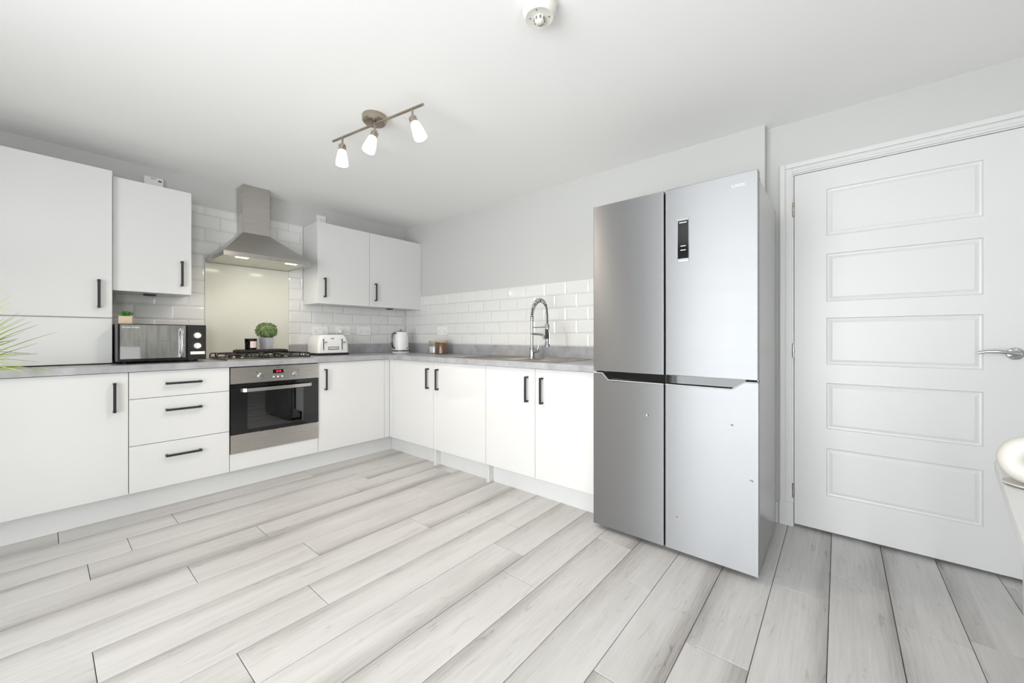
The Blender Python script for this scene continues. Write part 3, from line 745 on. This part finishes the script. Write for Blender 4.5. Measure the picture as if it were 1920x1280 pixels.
# ------------------------------------------------------------------ toaster
to = thing('toaster', 'white four slice toaster with chrome trim beside the hob', 'toaster', (-1.093, -.252, WT))
TW, TD, THt = .290, .235, .190
def rbox(x0, x1, y0, y1, z0, z1, bev, seg=4, taper=0.0):
    m_ = MB().box(x0, x1, y0, y1, z0, z1, bev, seg)
    for v in m_.bm.verts:
        t = (v.co.z - z0) / (z1 - z0); cx_, cy_ = (x0 + x1) / 2, (y0 + y1) / 2
        k = 1 - taper * t ** 2.2
        v.co.x = cx_ + (v.co.x - cx_) * k; v.co.y = cy_ + (v.co.y - cy_) * (1 - taper * .6 * t ** 2.2)
    for f in m_.bm.faces: f.smooth = True
    return m_
part('base', MB().box(.002, TW - .002, .002, TD - .002, .002, .014, .004, 2), 'black_matt', to)
part('trim_band', MB().box(0, TW, 0, TD, .014, .022, .003, 2), 'chrome_dark', to)
bd = MB()
out = []
NP = 10
def rr(x0, x1, y0, y1, r, n=6):
    pts = []
    for cx_, cy_, a0 in ((x1 - r, y0 + r, -90), (x1 - r, y1 - r, 0), (x0 + r, y1 - r, 90), (x0 + r, y0 + r, 180)):
        for i in range(n + 1):
            a = math.radians(a0 + 90 * i / n); pts.append((cx_ + r * math.cos(a), cy_ + r * math.sin(a)))
    return pts
rings = []
for z, ins in ((.022, 0.0), (.07, 0.001), (.11, .004), (.14, .010), (.165, .019), (.178, .028), (.186, .040), (.189, .055)):
    rings.append([bd.bm.verts.new((x, y, z)) for x, y in rr(ins, TW - ins, ins * .35, TD - ins * .35, .026)])
for a, b in zip(rings, rings[1:]):
    n_ = len(a)
    for i in range(n_):
        f = bd.bm.faces.new((a[i], a[(i + 1) % n_], b[(i + 1) % n_], b[i])); f.smooth = True
bd.bm.faces.new(rings[-1]).smooth = True; bd.bm.faces.new(list(reversed(rings[0])))
part('body', bd, 'white_plastic', to)
part('top_plate', MB().box(.060, TW - .060, .030, TD - .030, .1885, .1925, .0015), 'chrome', to)
for x in (.082, .126, .160, .204): part('slot', MB().box(x, x + .020, .045, TD - .045, .190, .1930), 'black_gap', to)
for x in (.050, .222):
    sl = part('lever_slot', MB().box(x - .0035, x + .0035, -.0018, .004, .048, .150), 'dark_slot', to)
    part('lever', MB().box(x - .004, x + .026, -.020, -.001, .116, .124, .002), 'chrome', sl)
part('badge', MB().box(.116, .148, -.0005, .0075, .150, .1555, .0005), 'dark_slot', to)
np_ = part('dial_plate', MB().box(.092, .190, -.0030, .002, .050, .078, .001), 'chrome', to)
for i in range(5): part('dial_button', MB().box(.099 + i * .0172, .112 + i * .0172, -.0045, -.0028, .058, .071, .0008), 'white_plastic', np_)

# ------------------------------------------------------------------ kettle
kt = thing('kettle', 'white jug kettle with chrome base and handle in the corner', 'kettle', (-.255, -.285, WT), math.radians(8))
part('base', MB().lathe([(0, .001), (.084, .001), (.086, .006), (.086, .014), (.080, .018), (0, .018)], n=40), 'white_plastic', kt)
part('trim_ring', MB().lathe([(0, .018), (.083, .018), (.084, .030), (0, .030)], n=40), 'chrome_dark', kt)
part('body', MB().lathe([(0, .030), (.081, .030), (.080, .06), (.077, .12), (.071, .18), (.065, .212), (.058, .220), (0, .220)], n=44), 'white_plastic', kt)
part('lid', MB().lathe([(0, .220), (.050, .220), (.049, .224), (.036, .229), (0, .231)], n=36), 'chrome_dark', kt)
part('lid_knob', MB().lathe([(0, .231), (.010, .231), (.008, .237), (.013, .243), (0, .247)], n=20), 'chrome', kt)
part('spout', MB().faces([(.055, -.018, .218), (.055, .018, .218), (.092, 0, .214), (.062, -.016, .165), (.062, .016, .165), (.070, 0, .160)], [(0, 2, 1), (0, 3, 5, 2), (1, 2, 5, 4), (3, 4, 5), (0, 1, 4, 3)]), 'white_plastic', kt)
part('handle', MB().tube([(-.060, 0, .205), (-.088, 0, .207), (-.108, 0, .195), (-.116, 0, .165), (-.118, 0, .12), (-.112, 0, .08), (-.098, 0, .056), (-.080, 0, .048)], [.008, .010, .010, .009, .009, .009, .009, .008], 12), 'chrome_dark', kt, label='chrome loop handle')
part('badge', MB().box(.005, .022, -.0825, -.079, .045, .054, .0006), 'dark_slot', kt)

# ------------------------------------------------------------------ storage jars
def jar(label, x, y, r, h, fill, fh):
    j = thing('storage_jar', label, 'jar', (x, y, WT), group='wooden lidded jars')
    part('glass', MB().lathe([(0, .001), (r - .004, .001), (r, .006), (r, h - .022), (r - .003, h - .016), (r - .006, h - .018), (r - .004, h - .024), (r - .004, .008), (0, .006)], n=36), 'clear_glass', j)
    part('contents', MB().lathe([(0, .0075), (r - .006, .0085), (r - .006, fh), (0, fh + .003)], n=32), fill, j)
    part('lid', MB().lathe([(0, h - .0155), (r + .001, h - .0155), (r + .002, h - .006), (r + .001, h), (0, h)], n=36), 'wood_lid', j)
jar('glass jar of white sugar with a wooden lid', -.130, -.690, .062, .128, 'sugar', .070)
jar('glass jar of brown coffee with a wooden lid', -.165, -.832, .064, .130, 'coffee', .104)

# ------------------------------------------------------------------ sockets and plates
def socket(label, loc, rz, w_=.146, h_=.086, double=True, group='white wall sockets', off=-.0078):
    s = thing('wall_socket', label, 'socket', loc, rz, group=group)
    part('plate', MB().box(-w_ / 2, w_ / 2, off - .009, off, -h_ / 2, h_ / 2, .002, 2), 'white_plastic', s)
    yy = off - .0092
    for cx_ in (-.038, .038):
        part('rocker', MB().box(cx_ * .32 - .006, cx_ * .32 + .006, yy - .003, yy + .001, .008, .026, .001), 'cream_plastic', s)
        for dx, dz, a, b in ((0, .004, .0022, .0042), (-.011, -.014, .0042, .0022), (.011, -.014, .0042, .0022)):
            part('pin_hole', MB().box(cx_ * 1.08 + dx - a, cx_ * 1.08 + dx + a, yy - .0006, yy + .001, dz - b, dz + b), 'dark_slot', s)
    return s
socket('white double socket on the tiles behind the toaster', (-.966, 0, 1.136), 0)
socket('white double socket with a plug, right of the toaster top', (-.741, 0, 1.137), 0)
socket('white double socket between toaster and kettle', (-.514, 0, 1.138), 0)
socket('white double socket on the tiles above the jars', (0, -.664, 1.137), RZR)
pl = thing('plug', 'white three pin plug in the socket behind the toaster', 'plug', (-.782, -.0185, 1.128))
part('plug_body', MB().lathe([(0, 0), (.024, 0), (.025, .010), (.022, .030), (.012, .036), (0, .036)], (0, 0, 0), 20, (0, -1, 0)), 'white_plastic', pl)
part('cable', MB().tube([(0, -.018, -.022), (0, -.020, -.040), (.004, -.018, -.07), (.006, -.004, -.125), (.0, -.006, -.155)], .0035, 8), 'white_plastic', pl)
al = thing('gas_alarm', 'white alarm box on the wall above the microwave cabinet', 'alarm', (-2.151, 0, 2.165))
part('case', MB().box(-.052, .052, -.032, 0, -.060, .060, .006, 2), 'white_plastic', al)
part('vent', MB().box(.022, .042, -.0328, -.031, .030, .044), 'grey_dot', al)
part('lettering_strip', MB().box(-.018, .012, -.0326, -.031, .046, .051), 'grey_dot', al)
sw = thing('wall_switch', 'white switch plate on wall above the cabinet beside the hood', 'switch', (-.954, 0, 2.194))
part('plate', MB().box(-.043, .043, -.009, 0, -.043, .043, .002, 2), 'white_plastic', sw)
part('rocker', MB().box(-.012, .012, -.012, -.008, -.016, .016, .001), 'cream_plastic', sw)
part('screw', MB().cyl((.030, -.0095, 0), (.030, -.008, 0), .003, n=10), 'grey_dot', sw)
part('screw', MB().cyl((-.030, -.0095, 0), (-.030, -.008, 0), .003, n=10), 'grey_dot', sw)

# ------------------------------------------------------------------ sink and tap
sk = thing('sink', 'stainless steel inset sink with ribbed drainer', 'sink', (0, 0, WT))
SX0, SX1, SY0, SY1 = -.512, -.055, -2.405, -1.392
rim = .006
mb = MB()
mb.box(SX0, SX1, SB[3] + .002, SY1, .0003, .003)
mb.box(SX0, SX1, SY0, SB[2] - .002, .0003, .003).box(SX0, SB[0] - .002, SB[2] - .002, SB[3] + .002, .0003, .003).box(SB[1] + .002, SX1, SB[2] - .002, SB[3] + .002, .0003, .003)
part('deck', mb, 'sink_steel', sk)
part('rim', MB().box(SX0 - .003, SX0 + .012, SY0, SY1, 0.0002, rim, .002).box(SX1 - .012, SX1 + .003, SY0, SY1, .0002, rim, .002).box(SX0 + .012, SX1 - .012, SY0 - .003, SY0 + .012, .0002, rim, .002).box(SX0 + .012, SX1 - .012, SY1 - .012, SY1 + .003, .0002, rim, .002), 'sink_steel', sk)
x0, x1, y0, y1 = SB[0] - .001, SB[1] + .001, SB[2] - .001, SB[3] + .001
bz = -.155
mb = MB().faces([(x0, y0, .002), (x1, y0, .002), (x1, y1, .002), (x0, y1, .002), (x0 + .02, y0 + .02, bz), (x1 - .02, y0 + .02, bz), (x1 - .02, y1 - .02, bz), (x0 + .02, y1 - .02, bz)],
                [(0, 1, 5, 4), (1, 2, 6, 5), (2, 3, 7, 6), (3, 0, 4, 7), (4, 5, 6, 7)])
part('bowl', mb, 'sink_steel', sk)
part('waste', MB().lathe([(.042, bz + .001), (.040, bz + .004), (.018, bz + .003), (0, bz + .002)], ((x0 + x1) / 2, (y0 + y1) / 2, 0), 24), 'chrome', sk)
for i in range(8): part('drainer_rib', MB().box(-.44 + i * .043, -.428 + i * .043, -1.86, -1.45, .003, .0055, .001), 'sink_steel', sk)

tx, ty = -.205, -1.968
tap = thing('kitchen_tap', 'chrome spring neck tap with black pull-down spray', 'tap', (tx, ty, WT + .003))
ux, uy = -.41, -.912                     # arch direction in plan
R_ = .116                                # half reach
def A(r, z): return (ux * r, uy * r, z)
part('body', MB().lathe([(0, 0), (.027, 0), (.027, .006), (.023, .010), (.022, .085), (.018, .095), (.0135, .100), (0, .100)], n=32), 'chrome', tap)
part('column', MB().cyl((0, 0, .095), (0, 0, .300), .0115, n=20).lathe([(.0115, .290), (.0135, .296), (.0135, .312), (.010, .318), (0, .318)], n=20), 'chrome', tap)
arch = []
z_s, zc = .315, .330
for i in range(61):
    t = i / 60
    if t < .12: arch.append(Vector(A(0, z_s + (zc - z_s) * t / .12)))
    else:
        a = PI * (t - .12) / .88 * .86
        arch.append(Vector(A(R_ - R_ * math.cos(a), zc + .112 * math.sin(a))))
hose_end = Vector(A(2 * R_, .262))
part('hose', MB().tube(arch + [arch[-1].lerp(hose_end, .5) + Vector(A(.004, .004)), hose_end], .0062, 10), 'led_ring', tap)
# spring coil round the arch
coil = []; turns = 19; N = turns * 12
for i in range(N + 1):
    u = i / N * (len(arch) - 1) * .86; k = int(u); fr_ = u - k
    p_ = arch[k].lerp(arch[min(k + 1, len(arch) - 1)], fr_); t = (arch[min(k + 1, len(arch) - 1)] - arch[max(k - 1, 0)]).normalized()
    sd = Vector((-uy, ux, 0)).normalized(); nn = t.cross(sd).normalized(); a = 2 * PI * i / 12
    coil.append(p_ + (.0115 + .0050 * math.sin(PI * min(1, i / N))) * (math.cos(a) * sd + math.sin(a) * nn))
part('spring', MB().tube(coil, .0027, 6), 'chrome', tap)
ke = arch[int(.86 * 60)]; kd = (arch[min(int(.86 * 60) + 3, 60)] - ke).normalized()
part('spring_end', MB().cyl(ke, ke + kd * .030, .0125, .0105, 18), 'chrome', tap)
sh = Vector(A(2 * R_, 0))
sp = part('spray_head', MB().lathe([(0, .262), (.010, .262), (.0155, .255), (.0155, .222), (0, .222)], (sh.x, sh.y, 0), 24), 'chrome', tap)
part('grip', MB().lathe([(0, .222), (.0155, .222), (.0165, .21), (.016, .150), (0, .150)], (sh.x, sh.y, 0), 24), 'black_matt', sp, label='black rubber grip of the spray')
part('nozzle', MB().lathe([(0, .150), (.0145, .150), (.0155, .125), (.0230, .100), (.0235, .094), (0, .094)], (sh.x, sh.y, 0), 24), 'chrome', sp)
part('trigger', MB().tube([A(2 * R_ + .019, .232), A(2 * R_ + .030, .17), A(2 * R_ + .026, .115)], .0035, 8), 'chrome', sp)
part('holder_arm', MB().cyl(A(.010, .238), A(2 * R_ - .014, .238), .0042, n=12), 'chrome', tap)
part('swivel_spout', MB().tube([A(.008, .190), A(.10, .186), A(.165, .180), A(.182, .170), A(.186, .150)], [.0095, .0085, .009, .010, .009], 14), 'chrome', tap)
lv = part('lever_base', MB().cyl((0, 0, .055), (-.005, -.062, .058), .018, n=24), 'chrome', tap)
part('lever', MB().tube([(-.005, -.058, .060), (-.005, -.066, .090), (-.004, -.064, .128)], [.006, .0045, .0038], 10), 'chrome', lv)

# ------------------------------------------------------------------ fridge freezer (local x along the wall, -y to the room)
fr = thing('fridge_freezer', 'tall stainless steel four door fridge freezer', 'fridge', (0, -2.748, 0), RZR)
FW, FF = .798, -.664
fb = part('body', MB().box(.004, FW - .002, -.612, -.020, .030, 1.785, .003), 'fridge_side', fr, label='silver grey cabinet of the fridge freezer')
part('gasket', MB().box(.012, FW - .012, -.620, -.6125, .040, 1.775), 'black_gap', fr)
for x in (.05, FW - .05):
    part('foot', MB().cyl((x, -.58, 0.0005), (x, -.58, .031), .018, n=16), 'black_matt', fr)
    part('foot', MB().cyl((x, -.08, 0.0005), (x, -.08, .031), .018, n=16), 'black_matt', fr)
    part('hinge_cover', MB().box(x - .045, x + .045, -.640, -.560, 1.7855, 1.800, .004), 'led_ring', fr)
MID = .396; gp = .0045
DB, DT, SPL = .026, 1.811, .880
u1 = part('upper_door', MB().box(.0, MID - gp, FF, -.622, SPL + .006, DT, .003, 2), 'fridge_steel', fr)
u2 = part('upper_door', MB().box(MID + gp, FW, FF, -.622, SPL + .006, DT, .003, 2), 'fridge_steel', fr)
n1 = [(0.0, DB), (MID - gp, DB), (MID - gp, .838), (.090, .838), (.056, .874), (0.0, .874)]
n2 = [(MID + gp, DB), (FW, DB), (FW, .874), (FW - .052, .874), (FW - .103, .838), (MID + gp, .838)]
l1 = part('lower_door', MB().prism(n1, 'xz', FF, -.622), 'fridge_steel', fr)
l2 = part('lower_door', MB().prism(n2, 'xz', FF, -.622), 'fridge_steel', fr)
def lipbar(pts, r=.0032): return MB().tube([(x, FF - .0012, z) for x, z in pts], r, 8)
part('handle_lip', lipbar([(0.001, .8755), (.056, .8755), (.090, .8395), (MID - gp, .8395)]), 'satin_chrome', l1, label='bright chrome lip of the recessed handle')
part('handle_lip', lipbar([(MID + gp, .8395), (FW - .103, .8395), (FW - .052, .8755), (FW - .001, .8755)]), 'satin_chrome', l2, label='bright chrome lip of the recessed handle')
part('handle_recess', MB().box(.05, MID - gp, -.640, -.634, .836, .884), 'black_gloss', l1)
part('handle_recess', MB().box(MID + gp, FW - .05, -.640, -.634, .836, .884), 'black_gloss', l2)
part('centre_seal', MB().box(MID - .004, MID + .004, -.640, -.6205, .03, 1.80), 'black_gap', fr)
ds = part('display', MB().box(.459, .512, FF - .0030, FF, 1.443, 1.657, .0012, 2), 'chrome', u2, label='black control display with chrome ends')
part('screen', MB().box(.461, .510, FF - .0042, FF - .002, 1.459, 1.644, .0008), 'black_gloss', ds)
part('screen_mark', MB().box(.468, .502, FF - .0047, FF - .0041, 1.632, 1.636), 'print_white', ds)
for z in (1.518, 1.498): part('screen_mark', MB().box(.474, .498, FF - .0047, FF - .0041, z, z + .0035), 'print_white', ds)
text('lettering', 'LOGIK', .018, 'fridge_logo', u2, (.722, FF - .0008, 1.757), ext=.0008)

# ------------------------------------------------------------------ ceiling spotlight bar
lt = thing('ceiling_spotlight', 'brushed nickel ceiling light bar with three lit glass shades', 'ceiling light', (-1.505, -1.860, H))
part('canopy', MB().lathe([(0, 0), (.064, 0), (.066, -.006), (.064, -.030), (.056, -.038), (0, -.040)], n=44), 'nickel', lt, loc=(.018, .020, -.0005))
bdir = Vector((-1.449 + 1.561, -2.224 + 1.511, 0)); bl = bdir.length; bu = bdir.normalized()
mid_ = Vector((-1.505 + 1.505, -1.8675 + 1.860, -.062))
part('bar', MB().cyl(mid_ - bu * bl / 2, mid_ + bu * bl / 2, .0068, n=16), 'nickel', lt)
part('bar_clamp', MB().cyl(mid_ + Vector((.004, .006, .024)), mid_ + Vector((0, 0, .002)), .012, n=18), 'nickel', lt)
cr = Vector((.640, -.768, 0)); cf = Vector((.768, .640, 0))
for s_, tilt in ((-.273, Vector((0, 0, -1)) + cr * .00 - cf * .05), (0.005, Vector((0, 0, -1)) - cr * .24 - cf * .22), (.287, Vector((0, 0, -1)) + cr * .42 - cf * .10)):
    p_ = mid_ + bu * s_; q = p_ + Vector((0, 0, -.046)); ax = tilt.normalized()
    st = part('stem', MB().cyl(p_ + Vector((0, 0, -.004)), q, .0055, n=14), 'nickel', lt)
    hd = part('lamp_holder', MB().lathe([(0, -.004), (.014, -.004), (.0205, .002), (.0205, .026), (.0225, .027), (.0225, .032), (0, .032)], q, 28, ax), 'nickel', lt)
    part('adjusting_pin', MB().cyl(q + ax * .014, q + ax * .014 + (cr * .5 - cf * .7 if s_ < .2 else -cr * .75 + Vector((0, 0, .35))) * .070, .0016, n=8), 'nickel', hd)
    part('shade', MB().lathe([(.0215, .030), (.0225, .034), (.0285, .062), (.0335, .095), (.0350, .116), (.0335, .116), (.0320, .095), (.0270, .062), (.0200, .034)], q, 32, ax, closed=True), 'lamp_glass', lt, label='lit opal glass shade')
    part('bulb', MB().sphere(q + ax * .078, .017, 2), 'hood_lamp', lt)
    d_ = bpy.data.lights.new('spot_lamp', 'SPOT'); d_.energy = 16.0; d_.color = (1.0, .86, .72); d_.shadow_soft_size = .03
    d_.spot_size = math.radians(150); d_.spot_blend = .6
    lo = bpy.data.objects.new('spot_lamp', d_); COL.objects.link(lo); lo.parent = lt; lo.location = q + ax * .118
    lo.rotation_euler = Vector((0, 0, -1)).rotation_difference(ax).to_euler()

# ------------------------------------------------------------------ smoke alarm
sm = thing('heat_alarm', 'round white heat alarm on the ceiling', 'alarm', (-1.492, -2.968, H))
part('base', MB().lathe([(0, 0), (.068, 0), (.069, -.004), (.067, -.014), (0, -.014)], n=44), 'cream_plastic', sm)
part('cover', MB().lathe([(.064, -.014), (.064, -.020), (.060, -.034), (.054, -.044), (.050, -.0475), (.046, -.046), (.020, -.047), (0, -.047)], n=44), 'cream_plastic', sm)
part('sensor_dome', MB().lathe([(.020, -.046), (.020, -.050), (.017, -.060), (.010, -.066), (0, -.067)], n=28), 'cream_plastic', sm)
for i in range(8):
    a = 2 * PI * i / 8; part('sensor_slot', MB().box(-.0030, .0030, .0185, .0205, -.060, -.050), 'grey_dot', sm, rot=(0, 0, a))
for a, r in ((.5, .036), (2.2, .034), (3.5, .040), (5.2, .036)): part('indicator', MB().cyl((r * math.cos(a), r * math.sin(a), -.0485), (r * math.cos(a), r * math.sin(a), -.046), .0028, n=10), 'grey_dot', sm)

# ------------------------------------------------------------------ white table with round vase, chair, picture
tb = thing('dining_table', 'white table whose corner shows at the right edge', 'table', (-1.035, -4.135, 0), math.radians(-8.5))
TT = .750
part('table_top', MB().box(-.80, 0, -.62, 0, TT - .030, TT, .004, 2), 'white_satin', tb)
part('apron', MB().box(-.76, -.04, -.58, -.56, TT - .11, TT - .030).box(-.76, -.04, -.06, -.04, TT - .11, TT - .030).box(-.76, -.74, -.56, -.06, TT - .11, TT - .030).box(-.06, -.04, -.56, -.06, TT - .11, TT - .030), 'white_satin', tb)
for x in (-.74, -.10):
    for y in (-.56, -.10): part('leg', MB().faces([(x + .01, y + .01, 0), (x + .05, y + .01, 0), (x + .05, y + .05, 0), (x + .01, y + .05, 0), (x, y, TT - .03), (x + .06, y, TT - .03), (x + .06, y + .06, TT - .03), (x, y + .06, TT - .03)], [(0, 3, 2, 1), (4, 5, 6, 7), (0, 1, 5, 4), (1, 2, 6, 5), (2, 3, 7, 6), (3, 0, 4, 7)]), 'white_satin', tb)
vz = thing('ring_vase', 'round white ceramic ring vase on the white table', 'vase', (-1.287, -4.143, TT), math.radians(76))
prof = []
part('saucer', MB().lathe([(0, .0005), (.034, .0005), (.046, .005), (.045, .007), (.032, .003), (0, .003)], n=40), 'ceramic_white', vz)
R0, R1 = .033, .021
part('ring', MB().lathe([(R0 + R1 * math.cos(2 * PI * i / 20), R1 * math.sin(2 * PI * i / 20)) for i in range(20)], (0, 0, R0 + R1 + .003), 44, (0, 1, 0), closed=True), 'ceramic_white', vz)
part('neck', MB().lathe([(.011, 2 * (R0 + R1) - .002), (.009, 2 * (R0 + R1) + .012), (.011, 2 * (R0 + R1) + .020), (.008, 2 * (R0 + R1) + .020), (.006, 2 * (R0 + R1) + .004), (0, 2 * (R0 + R1) + .002)], n=20), 'ceramic_white', vz)

ch = thing('dining_chair', 'white armchair style dining chair behind the white table', 'chair', (-1.75, -5.38, 0), PI + .15)
part('seat', MB().box(-.23, .23, -.22, .22, .42, .46, .012, 3), 'white_satin', ch)
part('backrest', MB().box(-.23, .23, .20, .235, .46, .92, .012, 3), 'white_satin', ch)
for sx in (-1, 1):
    part('armrest', MB().tube([(sx * .225, .21, .68), (sx * .235, 0, .67), (sx * .225, -.16, .65), (sx * .215, -.19, .46)], .018, 10), 'white_satin', ch)
    for sy in (-1, 1): part('leg', MB().cyl((sx * .19, sy * .18, .42), (sx * .225, sy * .215, 0.001), .020, .013, 14), 'stand_wood', ch)
pc = thing('framed_picture', 'framed reddish portrait print on the wood effect wall', 'picture', (-1.95, YB, 1.20), PI)
part('frame', MB().box(-.25, .25, -.025, -.001, -.30, -.27).box(-.25, .25, -.025, -.001, .27, .30).box(-.25, -.22, -.025, -.001, -.27, .27).box(.22, .25, -.025, -.001, -.27, .27), 'picture_mount', pc)
part('mount', MB().box(-.22, .22, -.010, -.001, -.27, .27), 'picture_mount', pc)
part('print', MB().box(-.13, .13, -.012, -.0095, -.18, .18), 'picture_print', pc)

# ------------------------------------------------------------------ grass plant on a stand at the left edge
PXp, PYp = -2.832, -2.45
ps = thing('plant_stand', 'tall slim wooden plant stand under the grass plant', 'plant stand', (PXp, PYp, 0))
part('top', MB().lathe([(0, .860), (.075, .860), (.080, .866), (.080, .884), (0, .884)], n=36), 'stand_wood', ps)
for i in range(3):
    a = 2 * PI * i / 3 + .4; part('leg', MB().cyl((.055 * math.cos(a), .055 * math.sin(a), .860), (.075 * math.cos(a), .075 * math.sin(a), .001), .012, .009, 12), 'stand_wood', ps)
part('brace', MB().lathe([(.058, .30), (.066, .30), (.066, .315), (.058, .315)], n=30, closed=True), 'stand_wood', ps)
gp_ = thing('grass_plant', 'spiky yellow green grass plant at the left edge', 'plant', (PXp, PYp, .8845))
part('pot', MB().lathe([(0, .001), (.045, .001), (.058, .110), (.060, .118), (.054, .118), (.052, .100), (0, .098)], n=32), 'ceramic_white', gp_)
part('soil', MB().lathe([(0, .1005), (.050, .1005), (0, .106)], n=24), 'soil', gp_)
rg = random.Random(11); m_ = MB()
for i in range(300):
    a = rg.uniform(0, 2 * PI); el = math.radians(rg.choice((rg.uniform(22, 60), rg.uniform(40, 85)))); L = rg.uniform(.13, .245)
    b0 = Vector((rg.uniform(-.02, .02), rg.uniform(-.02, .02), .102)); dr_ = Vector((math.cos(a) * math.cos(el), math.sin(a) * math.cos(el), math.sin(el)))
    dp_ = rg.uniform(.1, .9) * L * L * 2.4
    pts = [b0 + dr_ * L * t + Vector((0, 0, -dp_ * t * t)) for t in (0, .25, .5, .75, 1.0)]
    m_.tube(pts, [.0015, .0015, .0013, .0009, .0003], 4, cap=False)
part('blades', m_, 'grass_leaf', gp_, kind='stuff')
